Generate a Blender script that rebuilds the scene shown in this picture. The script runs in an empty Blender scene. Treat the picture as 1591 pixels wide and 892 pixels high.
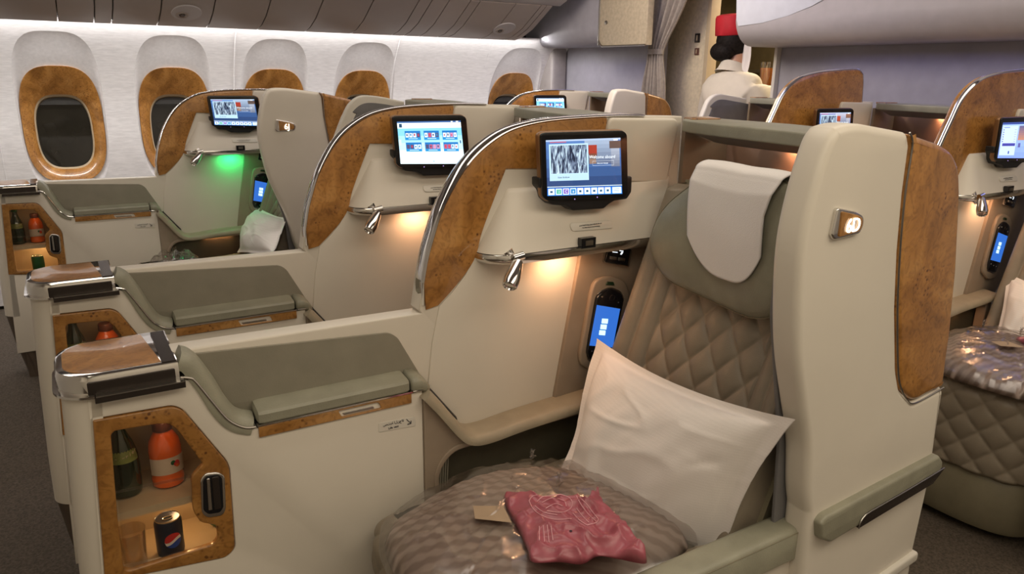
import bpy, bmesh, math, random
import numpy as np
from mathutils import Vector, Matrix, noise, bvhtree
random.seed(4)
C = bpy.context.scene.collection
SC = bpy.context.scene
# ------------------------------------------------------------------ camera
EYE = 1.31
RM = [[0.85553, -0.51756, 0.01377], [0.13184, 0.24348, 0.9609], [0.50068, 0.82027, -0.27654]]
FPX = 1145.55
cd = bpy.data.cameras.new('camera'); cam = bpy.data.objects.new('camera', cd); C.objects.link(cam)
cd.sensor_width = 36; cd.lens = FPX / 1591 * 36; cd.clip_start = 0.02
m = Matrix.Identity(4)
for i in range(3):
    m[i][0] = RM[0][i]; m[i][1] = RM[1][i]; m[i][2] = -RM[2][i]
m[2][3] = EYE
cam.matrix_world = m
SC.camera = cam
SC.view_settings.view_transform = 'Standard'; SC.view_settings.look = 'None'
SC.view_settings.exposure = 0.26; SC.view_settings.gamma = 1.0; SC.view_settings.use_curve_mapping = False
SC.cycles.max_bounces = 8; SC.cycles.transparent_max_bounces = 12

# ------------------------------------------------------------------ world and lights
w = bpy.data.worlds.new('cabin_air'); SC.world = w; w.use_nodes = True
bg = w.node_tree.nodes['Background']; bg.inputs[0].default_value = (1.0, .88, .75, 1); bg.inputs[1].default_value = .07

def area(name, loc, rot, sx, sy, power, col, parent=None, spread=math.pi):
    l = bpy.data.lights.new(name, 'AREA'); l.shape = 'RECTANGLE'; l.size = sx; l.size_y = sy
    l.energy = power; l.color = col; l.spread = spread
    o = bpy.data.objects.new(name, l); C.objects.link(o); o.location = loc; o.rotation_euler = rot
    if parent: o.parent = parent; o.location = Vector(loc) - root_of(parent).location
    return o
R = math.radians
WARM = (1.0, .875, .68)
area('aisle_ceiling_light', (1.1, -.2, 2.15), (0, 0, 0), 4.6, .9, 33, WARM)
area('aisle_ceiling_light', (.6, 3.0, 2.15), (0, 0, 0), 4.2, .4, 13, (1, .90, .80))
area('centre_ceiling_light', (1.4, 1.3, 2.3), (0, 0, 0), 3.0, .6, 12, (1, .88, .74))
area('cove_light', (1.1, 4.56, 1.565), (R(-12), 0, 0), 5.2, .05, 34, (1, .97, .93))
area('bulkhead_mood_light', (3.16, 1.3, 1.455), (0, R(10), 0), .08, 2.3, .9, (.40, .40, 1.0))
area('bulkhead_mood_light', (3.1, 4.1, 1.47), (0, R(10), 0), .08, .9, .5, (.42, .40, 1.0))
area('bin_mood_light', (1.9, 2.6, 2.2), (R(15), R(-50), 0), .9, .9, 7, (.62, .62, 1.0))
area('doorway_fill', (1.9, 3.05, 2.05), (0, R(-62), 0), .4, .4, 9, (1, .84, .62))  # added fill, hung mid-cabin to brighten the beige doorway panel; not a fixture
area('galley_light', (4.0, 3.0, 1.95), (0, 0, 0), .5, .5, 17, (1, .80, .52))

# ------------------------------------------------------------------ materials
def newmat(name):
    mt = bpy.data.materials.new(name); mt.use_nodes = True
    return mt, mt.node_tree, mt.node_tree.nodes['Principled BSDF']
def nd(nt, t, **k):
    n = nt.nodes.new(t)
    for a, b in k.items():
        if a.startswith('i_'): n.inputs[a[2:].replace('_', ' ')].default_value = b
        else: setattr(n, a, b)
    return n
def ramp(nt, src, stops):
    r = nt.nodes.new('ShaderNodeValToRGB'); e = r.color_ramp.elements
    while len(e) < len(stops): e.new(.5)
    for q, (p, c) in zip(e, stops): q.position = p; q.color = (*c, 1)
    nt.links.new(src, r.inputs[0]); return r.outputs[0]
def mat(name, col, rough=.5, metal=0, var=.04, scale=20, bump=0, bscale=300, coat=0, spec=.5, sheen=0, vec=(1, 1, 1)):
    mt, nt, b = newmat(name)
    tc = nd(nt, 'ShaderNodeTexCoord'); mp = nd(nt, 'ShaderNodeMapping'); mp.inputs['Scale'].default_value = vec
    nt.links.new(tc.outputs['Object'], mp.inputs[0])
    n = nd(nt, 'ShaderNodeTexNoise', i_Scale=scale, i_Detail=4.0); nt.links.new(mp.outputs[0], n.inputs['Vector'])
    lo = tuple(c * (1 - var * 2) for c in col); hi = tuple(min(1, c * (1 + var * 2)) for c in col)
    nt.links.new(ramp(nt, n.outputs['Fac'], [(.3, lo), (.7, hi)]), b.inputs['Base Color'])
    b.inputs['Roughness'].default_value = rough; b.inputs['Metallic'].default_value = metal
    b.inputs['Coat Weight'].default_value = coat; b.inputs['Coat Roughness'].default_value = .08
    b.inputs['Specular IOR Level'].default_value = spec
    if sheen: b.inputs['Sheen Weight'].default_value = sheen
    if bump:
        n2 = nd(nt, 'ShaderNodeTexNoise', i_Scale=bscale, i_Detail=3.0); nt.links.new(mp.outputs[0], n2.inputs['Vector'])
        bp = nd(nt, 'ShaderNodeBump', i_Strength=bump, i_Distance=.002); nt.links.new(n2.outputs['Fac'], bp.inputs['Height'])
        nt.links.new(bp.outputs[0], b.inputs['Normal'])
    return mt
def burl(name, bright=1.0):
    mt, nt, b = newmat(name)
    tc = nd(nt, 'ShaderNodeTexCoord')
    n1 = nd(nt, 'ShaderNodeTexNoise', i_Scale=6.0, i_Detail=5.0, i_Distortion=1.6)
    nt.links.new(tc.outputs['Object'], n1.inputs['Vector'])
    n2 = nd(nt, 'ShaderNodeTexNoise', i_Scale=38.0, i_Detail=5.0, i_Distortion=2.5)
    nt.links.new(tc.outputs['Object'], n2.inputs['Vector'])
    k = lambda *c: tuple(x * bright for x in c)
    c1 = ramp(nt, n1.outputs['Fac'], [(.25, k(.25, .105, .022)), (.5, k(.45, .205, .048)), (.72, k(.58, .30, .09))])
    c2 = ramp(nt, n2.outputs['Fac'], [(.35, (.62, .58, .52)), (.55, (1, 1, 1))])
    # little eyes of the burl, in clusters
    v = nd(nt, 'ShaderNodeTexVoronoi', i_Scale=95.0, i_Randomness=1.0); nt.links.new(tc.outputs['Object'], v.inputs['Vector'])
    n3 = nd(nt, 'ShaderNodeTexNoise', i_Scale=13.0, i_Detail=2.0); nt.links.new(tc.outputs['Object'], n3.inputs['Vector'])
    spot = ramp(nt, v.outputs['Distance'], [(.16, (1, 1, 1)), (.34, (0, 0, 0))])
    clus = ramp(nt, n3.outputs['Fac'], [(.52, (0, 0, 0)), (.66, (1, 1, 1))])
    mu = nd(nt, 'ShaderNodeMixRGB', blend_type='MULTIPLY', i_Fac=.75); nt.links.new(c1, mu.inputs[1]); nt.links.new(c2, mu.inputs[2])
    ms = nd(nt, 'ShaderNodeMixRGB', blend_type='MULTIPLY', i_Fac=1.0); nt.links.new(spot, ms.inputs[1]); nt.links.new(clus, ms.inputs[2])
    mx = nd(nt, 'ShaderNodeMixRGB', blend_type='MIX'); nt.links.new(ms.outputs[0], mx.inputs[0]); nt.links.new(mu.outputs[0], mx.inputs[1]); mx.inputs[2].default_value = (.13 * bright, .042 * bright, .008, 1)
    nt.links.new(mx.outputs[0], b.inputs['Base Color'])
    b.inputs['Roughness'].default_value = .28; b.inputs['Coat Weight'].default_value = .6; b.inputs['Coat Roughness'].default_value = .06
    return mt
def emit(name, col, s):
    mt, nt, b = newmat(name)
    b.inputs['Base Color'].default_value = (*[c * .06 for c in col], 1); b.inputs['Emission Color'].default_value = (*col, 1); b.inputs['Emission Strength'].default_value = s
    return mt
def glassy(name, col, alpha, rough=.05):
    mt, nt, b = newmat(name)
    out = nt.nodes['Material Output']; tr = nd(nt, 'ShaderNodeBsdfTransparent'); gl = nd(nt, 'ShaderNodeBsdfGlossy'); gl.inputs['Roughness'].default_value = rough
    tr.inputs[0].default_value = (*col, 1)
    lw = nd(nt, 'ShaderNodeLayerWeight', i_Blend=.3); mr = nd(nt, 'ShaderNodeMapRange', i_To_Min=alpha, i_To_Max=min(1, alpha + .5)); nt.links.new(lw.outputs['Facing'], mr.inputs[0])
    mx = nd(nt, 'ShaderNodeMixShader'); nt.links.new(mr.outputs[0], mx.inputs[0]); nt.links.new(tr.outputs[0], mx.inputs[1]); nt.links.new(gl.outputs[0], mx.inputs[2])
    nt.links.new(mx.outputs[0], out.inputs[0]); return mt
def screenmat(name, s):
    mt, nt, b = newmat(name)
    at_ = nd(nt, 'ShaderNodeAttribute', attribute_name='Col')
    nt.links.new(at_.outputs['Color'], b.inputs['Emission Color']); b.inputs['Emission Strength'].default_value = s
    b.inputs['Base Color'].default_value = (.01, .01, .012, 1); b.inputs['Roughness'].default_value = .08
    return mt
def mapmat(name, s):
    mt, nt, b = newmat(name)
    tc = nd(nt, 'ShaderNodeTexCoord'); mp = nd(nt, 'ShaderNodeMapping'); mp.inputs['Scale'].default_value = (2.4, 1, .55); mp.inputs['Rotation'].default_value = (0, .45, 0)
    nt.links.new(tc.outputs['Object'], mp.inputs[0])
    n = nd(nt, 'ShaderNodeTexNoise', i_Scale=75.0, i_Detail=6.0, i_Distortion=1.2); nt.links.new(mp.outputs[0], n.inputs['Vector'])
    c = ramp(nt, n.outputs['Fac'], [(.40, (.01, .02, .05)), (.50, (.16, .22, .34)), (.54, (.30, .40, .52)), (.66, (.70, .90, 1))])
    nt.links.new(c, b.inputs['Emission Color']); b.inputs['Emission Strength'].default_value = s; b.inputs['Base Color'].default_value = (.01, .01, .012, 1)
    return mt
WHITE = mat('white_shell_plastic', (.70, .645, .56), .42, var=.012, scale=6)
WHITE2 = mat('white_trim_plastic', (.68, .64, .57), .38, var=.012)
TAUPE = mat('taupe_plastic', (.30, .235, .175), .5, var=.03)
GREYP = mat('grey_green_panel', (.235, .215, .165), .55, var=.03, bump=.1)
BURL = burl('burl_wood_veneer'); BURLD = burl('burl_wood_dark', .8)
CHROME = mat('polished_chrome', (.72, .70, .68), .09, metal=1, var=.01)
SATIN = mat('satin_metal', (.40, .38, .35), .3, metal=1, var=.02)
KICK = mat('brown_kick_plastic', (.085, .062, .045), .5, var=.05)
DARKM = mat('dark_metal', (.05, .04, .035), .25, metal=.6, var=.02)
BLACK = mat('black_gloss_plastic', (.008, .008, .010), .18, var=.1)
BLACKM = mat('black_matt_plastic', (.010, .010, .012), .55, var=.1)
LEATH = mat('sage_leather', (.275, .265, .200), .42, var=.05, bump=.25, bscale=420)
LEATHQ = mat('quilted_leather', (.235, .195, .145), .45, var=.04, bump=.2, bscale=420)
LEATHS = mat('seat_leather_side', (.20, .175, .115), .45, var=.04, bump=.2, bscale=420)
LINEN = mat('white_linen', (.80, .76, .74), .8, var=.015, scale=9, bump=.25, bscale=500, sheen=.2)
PAD = mat('tan_leather_pad', (.34, .29, .21), .45, var=.04, bump=.2, bscale=420)
CARPET = mat('carpet', (.082, .062, .045), .95, var=.22, scale=160, bump=1, bscale=500)
WALLM = mat('sidewall_textile', (.72, .70, .71), .6, var=.045, scale=60, bump=.25, bscale=120, vec=(.35, 1, 2))
RECESS = mat('window_recess_plastic', (.66, .64, .65), .5, var=.03, scale=60)
BINM = mat('bin_door_plastic', (.33, .28, .25), .42, var=.03, scale=3)
BINC = mat('crown_panel_plastic', (.42, .39, .39), .5, var=.02, scale=3)
LILAC = mat('lilac_grey_plastic', (.44, .41, .42), .5, var=.02)
BULK = mat('bulkhead_laminate', (.36, .35, .39), .55, var=.03, scale=14, bump=.1)
BEIGE = mat('beige_textile_laminate', (.46, .39, .285), .7, var=.06, scale=50, bump=.3, bscale=160)
CURT = mat('curtain_cloth', (.33, .29, .26), .85, var=.06, scale=60, bump=.3)
GALL = mat('galley_olive_laminate', (.16, .125, .065), .5, var=.05)
DGLASS = mat('dark_night_glass', (.016, .014, .010), .06, var=.3, scale=3)
GLASS = glassy('minibar_glass', (.97, .95, .92), .015)
FILM = glassy('clear_film', (.95, .93, .92), .06, .20)
CLEARC = glassy('clear_plastic', (.93, .90, .85), .12)
SKIN = mat('skin', (.50, .27, .17), .5, var=.03)
HAIR = mat('dark_hair', (.010, .007, .006), .7, var=.3, scale=80, bump=.6, bscale=90, spec=.2)
RED = mat('red_felt', (.52, .012, .025), .7, var=.05, bump=.2)
SHIRT = mat('cream_shirt', (.74, .68, .58), .8, var=.02, bump=.2)
SKIRT = mat('beige_skirt', (.35, .28, .2), .8, var=.02)
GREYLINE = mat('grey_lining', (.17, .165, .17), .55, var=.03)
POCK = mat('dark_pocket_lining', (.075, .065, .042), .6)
NICHE = mat('brown_niche_lining', (.26, .155, .105), .6, var=.03)
SCRA = screenmat('display_glow', 1.35); MAPM = mapmat('aerial_map_glow', 1.0)
TXTW = emit('white_glow', (.85, .93, 1), 1.1); TXTD = mat('dark_print', (.02, .02, .03), .6)
GLOWN = emit('seat_number_glow', (1, .93, .75), 2.6)
CREAMI = mat('cream_liner', (.50, .40, .27), .5, var=.02)

# ------------------------------------------------------------------ geometry helpers
def ray(x, y):
    a, b = (x - 795.5) / FPX, -(y - 446) / FPX
    return [RM[0][i] * a + RM[1][i] * b + RM[2][i] for i in range(3)]
def at(x, y, X=None, Y=None, Z=None, pl=None):
    """a point measured on the photograph, on a plane of known distance, in metres"""
    d = ray(x, y)
    if pl: t = pl[0] / (d[1] - pl[1] * d[0])
    elif X is not None: t = X / d[0]
    elif Y is not None: t = Y / d[1]
    else: t = (Z - EYE) / d[2]
    return Vector((d[0] * t, d[1] * t, EYE + d[2] * t))
def O(pts, Y=None, pl=None):           # outline (X, Z) on a lengthwise plane
    out = []
    for p in pts:
        v = at(p[0], p[1], Y=Y, pl=pl); out.append((v.x, v.z) + tuple(p[2:]))
    return out
def rnd(pts, r=0.0, n=5):              # round the corners of a closed outline; a third value overrides r
    out = []; N = len(pts)
    for i in range(N):
        p = Vector(pts[i][:2]); a = Vector(pts[i - 1][:2]); b = Vector(pts[(i + 1) % N][:2])
        rr = pts[i][2] if len(pts[i]) > 2 else r
        la, lb = (a - p).length, (b - p).length
        k = min(rr, la * .48, lb * .48)
        if k < 1e-4: out.append(tuple(p)); continue
        s = p + (a - p) / la * k; e = p + (b - p) / lb * k
        for j in range(n + 1):
            t = j / n; q = s * (1 - t) ** 2 + p * 2 * t * (1 - t) + e * t * t; out.append(tuple(q))
    return out
def spline(pts, n=8, closed=False):    # Catmull-Rom through points of any dimension
    P = [np.array(p, float) for p in pts]; out = []; N = len(P)
    rng = range(N if closed else N - 1)
    for i in rng:
        p0 = P[(i - 1) % N] if closed or i > 0 else P[0]; p1 = P[i]; p2 = P[(i + 1) % N]
        p3 = P[(i + 2) % N] if closed or i + 2 < N else P[-1]
        for j in range(n):
            t = j / n
            out.append(tuple(.5 * ((2 * p1) + (-p0 + p2) * t + (2 * p0 - 5 * p1 + 4 * p2 - p3) * t * t + (-p0 + 3 * p1 - 3 * p2 + p3) * t ** 3)))
    if not closed: out.append(tuple(P[-1]))
    return out
def root_of(o):
    while o.parent: o = o.parent
    return o
def link(name, me, mt, parent=None, smooth=40):
    if isinstance(mt, (list, tuple)):
        for k in mt: me.materials.append(k)
    else: me.materials.append(mt)
    o = bpy.data.objects.new(name, me); C.objects.link(o)
    if smooth:
        me.shade_smooth()
        me.set_sharp_from_angle(angle=R(smooth))
    if parent:
        off = root_of(parent).location.copy(); o.parent = parent
    else:
        n = len(me.vertices); co = np.empty(n * 3); me.vertices.foreach_get('co', co); co = co.reshape(-1, 3)
        off = Vector(((co[:, 0].min() + co[:, 0].max()) / 2, (co[:, 1].min() + co[:, 1].max()) / 2, co[:, 2].min())); o.location = off
    me.transform(Matrix.Translation(-Vector(off)))
    return o
def mk(name, verts, faces, mt, parent=None, smooth=40, cols=None, fix=True):
    me = bpy.data.meshes.new(name); me.from_pydata([tuple(v) for v in verts], [], faces); me.update()
    if fix:
        bm = bmesh.new(); bm.from_mesh(me); bmesh.ops.recalc_face_normals(bm, faces=bm.faces); bm.to_mesh(me); bm.free()
    if cols:
        a = me.color_attributes.new('Col', 'FLOAT_COLOR', 'CORNER')
        for p, c in zip(me.polygons, cols):
            for li in p.loop_indices: a.data[li].color = (*c, 1)
    return link(name, me, mt, parent, smooth)
class MB:                               # collects pieces of ONE part
    def __init__(s): s.v = []; s.f = []; s.c = []
    def add(s, v, f, c=None):
        b = len(s.v); s.v += [tuple(q) for q in v]; s.f += [tuple(i + b for i in q) for q in f]; s.c += [c] * len(f); return s
    def box(s, x0, x1, y0, y1, z0, z1):
        v = [(x, y, z) for x in (x0, x1) for y in (y0, y1) for z in (z0, z1)]
        return s.add(v, [(0, 1, 3, 2), (4, 6, 7, 5), (0, 4, 5, 1), (2, 3, 7, 6), (0, 2, 6, 4), (1, 5, 7, 3)])
    def tube(s, pts, r, n=10, closed=False, cap=True, ry=None):
        P = [Vector(p) for p in pts]; N = len(P); rr = r if isinstance(r, (list, tuple)) else [r] * N
        rings = []; up = None
        for i in range(N):
            if closed: t = P[(i + 1) % N] - P[i - 1]
            else: t = P[min(i + 1, N - 1)] - P[max(i - 1, 0)]
            t.normalize()
            if up is None: up = Vector((0, 1, 0)) if abs(t.y) < .9 else Vector((1, 0, 0))
            a = t.cross(up).normalized(); b = a.cross(t).normalized(); up = b
            rings.append([P[i] + a * math.cos(2 * math.pi * k / n) * rr[i] + b * math.sin(2 * math.pi * k / n) * (ry or rr[i]) for k in range(n)])
        return s.rings(rings, closed, cap and not closed)
    def rings(s, rings, closed=False, cap=True):
        n = len(rings[0]); v = [p for r_ in rings for p in r_]; f = []
        for i in range(len(rings) - (0 if closed else 1)):
            j = (i + 1) % len(rings)
            for k in range(n): f.append((i * n + k, i * n + (k + 1) % n, j * n + (k + 1) % n, j * n + k))
        if cap: f.append(tuple(range(n))[::-1]); f.append(tuple((len(rings) - 1) * n + k for k in range(n)))
        return s.add(v, f)
    def lathe(s, prof, base, n=20, axis=(0, 0, 1)):
        az = Vector(axis).normalized(); ax = az.orthogonal().normalized(); ay = az.cross(ax); B = Vector(base)
        rings = [[B + az * h + (ax * math.cos(2 * math.pi * k / n) + ay * math.sin(2 * math.pi * k / n)) * max(r, 1e-4) for k in range(n)] for r, h in prof]
        return s.rings(rings)
    def grid(s, fn, nu, nv):
        v = [fn(i / nu, j / nv) for j in range(nv + 1) for i in range(nu + 1)]
        f = [(j * (nu + 1) + i, j * (nu + 1) + i + 1, (j + 1) * (nu + 1) + i + 1, (j + 1) * (nu + 1) + i) for j in range(nv) for i in range(nu)]
        return s.add(v, f)
    def go(s, name, mt, parent=None, smooth=40, fix=True):
        return mk(name, s.v, s.f, mt, parent, smooth, s.c if s.c and s.c[0] is not None else None, fix)
def plate_mesh(loops, t, bev, place, res=2):
    cu = bpy.data.curves.new('t', 'CURVE'); cu.dimensions = '2D'; cu.fill_mode = 'BOTH'
    bev = min(bev, t * .49)
    cu.extrude = t / 2 - bev; cu.bevel_depth = bev; cu.bevel_resolution = res; cu.offset = -bev
    for L in loops:
        sp = cu.splines.new('POLY'); sp.points.add(len(L) - 1); sp.use_cyclic_u = True
        for p, q in zip(sp.points, L): p.co = (q[0], q[1], 0, 1)
    ob = bpy.data.objects.new('t', cu); C.objects.link(ob)
    me = bpy.data.meshes.new_from_object(ob)
    bpy.data.objects.remove(ob); bpy.data.curves.remove(cu)
    me.materials.clear()
    for v in me.vertices: v.co = place(v.co.x, v.co.y, v.co.z + t / 2)
    bm = bmesh.new(); bm.from_mesh(me); bmesh.ops.remove_doubles(bm, verts=bm.verts, dist=1e-5); bmesh.ops.recalc_face_normals(bm, faces=bm.faces); bm.to_mesh(me); bm.free()
    return me
def plate(name, loops, y, t, mt, parent=None, bev=.003, pl=None, place=None, smooth=35, res=2):
    """flat panel with an (X,Z) outline, front face at Y=y (or on plane Y=a+bX), t thick"""
    if loops and not isinstance(loops[0][0], (tuple, list)): loops = [loops]
    if place is None:
        if pl: place = lambda a, b, c: Vector((a, pl[0] + pl[1] * a + c, b))
        else: place = lambda a, b, c: Vector((a, y + c, b))
    return link(name, plate_mesh(loops, t, bev, place, res), mt, parent, smooth)
def text(name, s, size, mt, parent, origin, xdir, ydir, depth=.0004, align='CENTER'):
    cu = bpy.data.curves.new('t', 'FONT'); cu.body = s; cu.size = size; cu.extrude = depth; cu.align_x = align; cu.align_y = 'CENTER'; cu.resolution_u = 3
    ob = bpy.data.objects.new('t', cu); C.objects.link(ob); me = bpy.data.meshes.new_from_object(ob); bpy.data.objects.remove(ob); bpy.data.curves.remove(cu)
    me.materials.clear()
    X = Vector(xdir).normalized(); Yd = Vector(ydir).normalized(); Zd = X.cross(Yd).normalized(); Yd = Zd.cross(X)
    M = Matrix((X, Yd, Zd)).transposed().to_4x4(); M.translation = Vector(origin); me.transform(M)
    if len(me.vertices) == 0: return None
    return link(name, me, mt, parent, 0)
def thing(name, loc, label, cat, group=None):
    o = bpy.data.objects.new(name, None); o.empty_display_size = .05; C.objects.link(o); o.location = loc
    return tag(o, label, cat, group)
def tag(o, label, cat, group=None):
    o['label'] = label; o['category'] = cat
    if group: o['group'] = group
    return o
def struct(o): o['kind'] = 'structure'; return o
KIDS = {}
def dup(root, off, label=None, group=None, skip=()):
    def cp(o, par):
        c = o.copy(); C.objects.link(c); c.parent = par
        for ch in kids(o):
            if ch.name.split('.')[0] not in skip: cp(ch, c)
        return c
    r = cp(root, None); r.location = Vector(root.location) + Vector(off)
    if label: r['label'] = label
    if group: r['group'] = group
    return r
def kids(o): return [c for c in C.objects if c.parent == o]
def nz(x, y, z=0, s=1.0): return noise.noise(Vector((x * s, y * s, z * s)))

# module offsets between seat columns and rows
OM = Vector((-.052, .640, 0)); OF = Vector((-.222, 2.393, 0)); RP = Vector((1.753, 0, 0))
YF, YW = 1.265, 1.31

# ================================================================== SETTING
struct(MB().box(-1.6, 5.2, -1.1, 5.1, -.04, 0).go('floor', CARPET))
struct(MB().box(-1.6, 5.2, -1.1, 5.1, 2.42, 2.46).go('ceiling', BINC))
struct(MB().box(-1.6, 5.2, -1.15, -1.1, 0, 2.42).go('wall_right', WHITE2))
struct(MB().box(-1.65, -1.6, -1.1, 5.1, 0, 2.42).go('wall_front', WHITE2))
# --- curved sidewall with window bays
def wy(z): return 4.86 - (.8 * (z - 1.0) ** 2 if z > 1.0 else 0)
WS = .579; W0 = .041; NS = 56
def sq(cx, cz, hw, hh, e=3.2, n=NS):
    out = []
    for k in range(n):
        a = 2 * math.pi * (k + .5) / n; c, s = math.cos(a), math.sin(a)
        out.append((cx + hw * math.copysign(abs(c) ** (2 / e), c), cz + hh * math.copysign(abs(s) ** (2 / e), s)))
    return out
Z0, Z1 = 0.02, 1.56
def rect_like(x0, x1, z0, z1, cx, cz, n=NS):
    out = []
    for k in range(n):
        a = 2 * math.pi * (k + .5) / n; c, s = math.cos(a), math.sin(a)
        t = min((x1 - cx) / c if c > 0 else (x0 - cx) / c, ((z1 - cz) / s) if s > 0 else ((z0 - cz) / s))
        out.append((cx + c * t, cz + s * t))
    return out
wall = MB(); recess = []
def wall_strip(x0, x1):
    zs = [Z0 + (Z1 - Z0) * k / 24 for k in range(25)]
    wall.add([(x, wy(z), z) for z in zs for x in (x0, x1)], [(2 * i, 2 * i + 1, 2 * i + 3, 2 * i + 2) for i in range(24)])
bays = [-2, -1, 0, 1, 2, 3, 5]
edge = None
def bay(k):
    cx = W0 + WS * k; cz, hw, hh = 1.07, .208, .425
    x0, x1 = cx - WS / 2, cx + WS / 2
    inner = sq(cx, cz, hw, hh, 3.4)
    rings = []
    for j in range(7):
        t = j / 6; ot = rect_like(x0, x1, .55, Z1, cx, cz)
        rings.append([(a[0] * (1 - t) + b[0] * t, a[1] * (1 - t) + b[1] * t) for a, b in zip(ot, inner)])
    v = [(x, wy(z), z) for r_ in rings for x, z in r_]; n = NS
    f = [(j * n + i, j * n + (i + 1) % n, (j + 1) * n + (i + 1) % n, (j + 1) * n + i) for j in range(6) for i in range(n)]
    wall.add(v, f)
    # the corners that the radial strips miss
    for (xa, za) in ((x0, .55), (x1, .55), (x0, Z1), (x1, Z1)):
        near = sorted(rings[0], key=lambda p: (p[0] - xa) ** 2 + (p[1] - za) ** 2)[:2]
        wall.add([(xa, wy(za), za)] + [(p[0], wy(p[1]), p[1]) for p in near], [(0, 1, 2)])
    zs = [Z0, .55]
    wall.add([(x0, wy(.02), .02), (x1, wy(.02), .02), (x1, wy(.55), .55), (x0, wy(.55), .55)], [(0, 1, 2, 3)])
for k in bays: bay(k)
wall_strip(W0 + WS * 3.5, W0 + WS * 4.5)
wall_strip(W0 + WS * 5.5, 4.2); wall_strip(-1.6, W0 - WS * 2.5)
wl = wall.go('wall_left', WALLM, smooth=30); struct(wl)
for x in (W0 + WS * 1.5 + .045, W0 + WS * 3.5 - .15 + .05, W0 - WS * .5 - .02):   # raised seams between sidewall panels
    b = MB(); b.tube([(x, wy(z) - .001, z) for z in np.linspace(.3, 1.55, 16)], .0035, 6); b.go('panel_seam', WALLM, wl)
def window(k):
    cx = W0 + WS * k
    spec = [(1.07, .208, .425, 3.4, 0), (1.062, .203, .412, 3.4, .010), (1.035, .198, .375, 3.3, .016), (1.008, .1965, .3165, 3.0, .020)]
    b = MB(); b.rings([[(x, wy(z) + d, z) for x, z in sq(cx, cz, hw, hh, e)] for cz, hw, hh, e, d in spec], cap=False)
    o = b.go('window_%d' % (k + 3 if k < 4 else 7), RECESS); struct(o)
    b = MB(); spec2 = [(1.008, .1965, .3165, 3.0, .020), (1.008, .1955, .3155, 3.0, .012), (1.004, .186, .305, 3.0, .014), (.99, .165, .27, 3.0, .030), (.972, .143, .215, 3.0, .055), (.966, .139, .206, 3.0, .062)]
    b.rings([[(x, wy(min(z, 1.2)) + d - (0 if z < 1.2 else .8 * ((z - 1) ** 2 - .04)), z) for x, z in sq(cx, cz, hw, hh, e)] for cz, hw, hh, e, d in spec2], cap=False)
    b.go('window_surround', BURL, o)
    b = MB(); spec3 = [(.966, .139, .206, 3.0, .062), (.962, .134, .198, 3.0, .066), (.960, .131, .193, 3.0, .085)]
    b.rings([[(x, 4.86 + d, z) for x, z in sq(cx, cz, hw, hh, e)] for cz, hw, hh, e, d in spec3], cap=False)
    b.go('pane_frame', CREAMI, o)
    v = [(x, 4.945, z) for x, z in sq(cx, .960, .132, .194, 3.0)]
    mk('pane', v, [tuple(range(NS))], DGLASS, o)
    b = MB(); b.rings([[(x, y, min(z, 2)) for x, z in sq(cx, .960, .1305, .1925, 3.0) if True] for y in (4.925, 4.932)])
    for i, (x, y, z) in enumerate(b.v): b.v[i] = (x, y, max(z, 1.115))
    b.go('blind', mat('window_blind_%d' % k, (.03, .028, .026), .6, var=.1), o)
    return o
for k in bays:
    if k >= 0: window(k)
struct(MB().box(-1.6, 4.2, 4.99, 5.03, 0, 1.6).go('wall_outer', DARKM))
# ledge light fixture along the bins
def px_bin(prof_t):
    return prof_t
BP = [(4.505, 1.535), (4.40, 1.553), (4.28, 1.596), (4.18, 1.652), (4.11, 1.692), (4.06, 1.722)]
def bin_piece(name, x0, x1, mt, parent, prof=BP, t=.02, gap=.003):
    b = MB(); P = prof; nrm = []
    outer = [(y, z) for y, z in P]; inner = [(y + t * .55, z + t) for y, z in P]
    ring = outer + inner[::-1]
    b.rings([[(x, y, z) for y, z in ring] for x in (x0 + gap, x1 - gap)])
    return b.go(name, mt, parent)
binroot = thing('overhead_bins', (1.0, 4.3, 1.53), 'long row of grey brown overhead bins above the window wall with light strip below', 'overhead bin')
seams = [-1.5, -1.0, at(90, 34, Y=4.5).x, at(146, 36, Y=4.5).x, at(173, 37, Y=4.5).x, at(244, 40, Y=4.5).x, at(321, 43, Y=4.5).x, at(400, 45, Y=4.5).x, at(474, 48, Y=4.5).x, at(545, 51, Y=4.5).x,
         at(609, 54, Y=4.5).x, at(627, 55, Y=4.5).x, at(651, 56, Y=4.5).x, at(681, 57, Y=4.5).x, at(695, 58, Y=4.5).x, at(747, 60, Y=4.5).x, 2.66, 2.70, 2.745]
seams = sorted(seams)
for a, b_ in zip(seams, seams[1:]): bin_piece('bin_door', a, b_, BINM, binroot)
bin_piece('bin_body', -1.5, 2.742, DARKM, binroot, prof=[(y + .010, z + .022) for y, z in BP], t=.006, gap=0)
b = MB(); b.rings([[(x, y, z) for y, z in [(4.06, 1.727), (3.99, 1.752), (3.9, 1.81), (3.82, 1.9), (3.76, 2.05), (3.8, 2.06), (4.1, 2.06), (4.5, 2.0), (4.5, 1.77)]] for x in (-1.5, 2.80)])
b.go('crown_panel', BINC, binroot)
MB().box(-1.5, 2.74, 4.512, 4.66, 1.572, 1.60).go('light_housing', WHITE2, binroot)
MB().box(-1.5, 2.73, 4.535, 4.60, 1.566, 1.571).go('light_strip', emit('cove_tube_glow', (1, .97, .95), 6.0), binroot)
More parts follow.
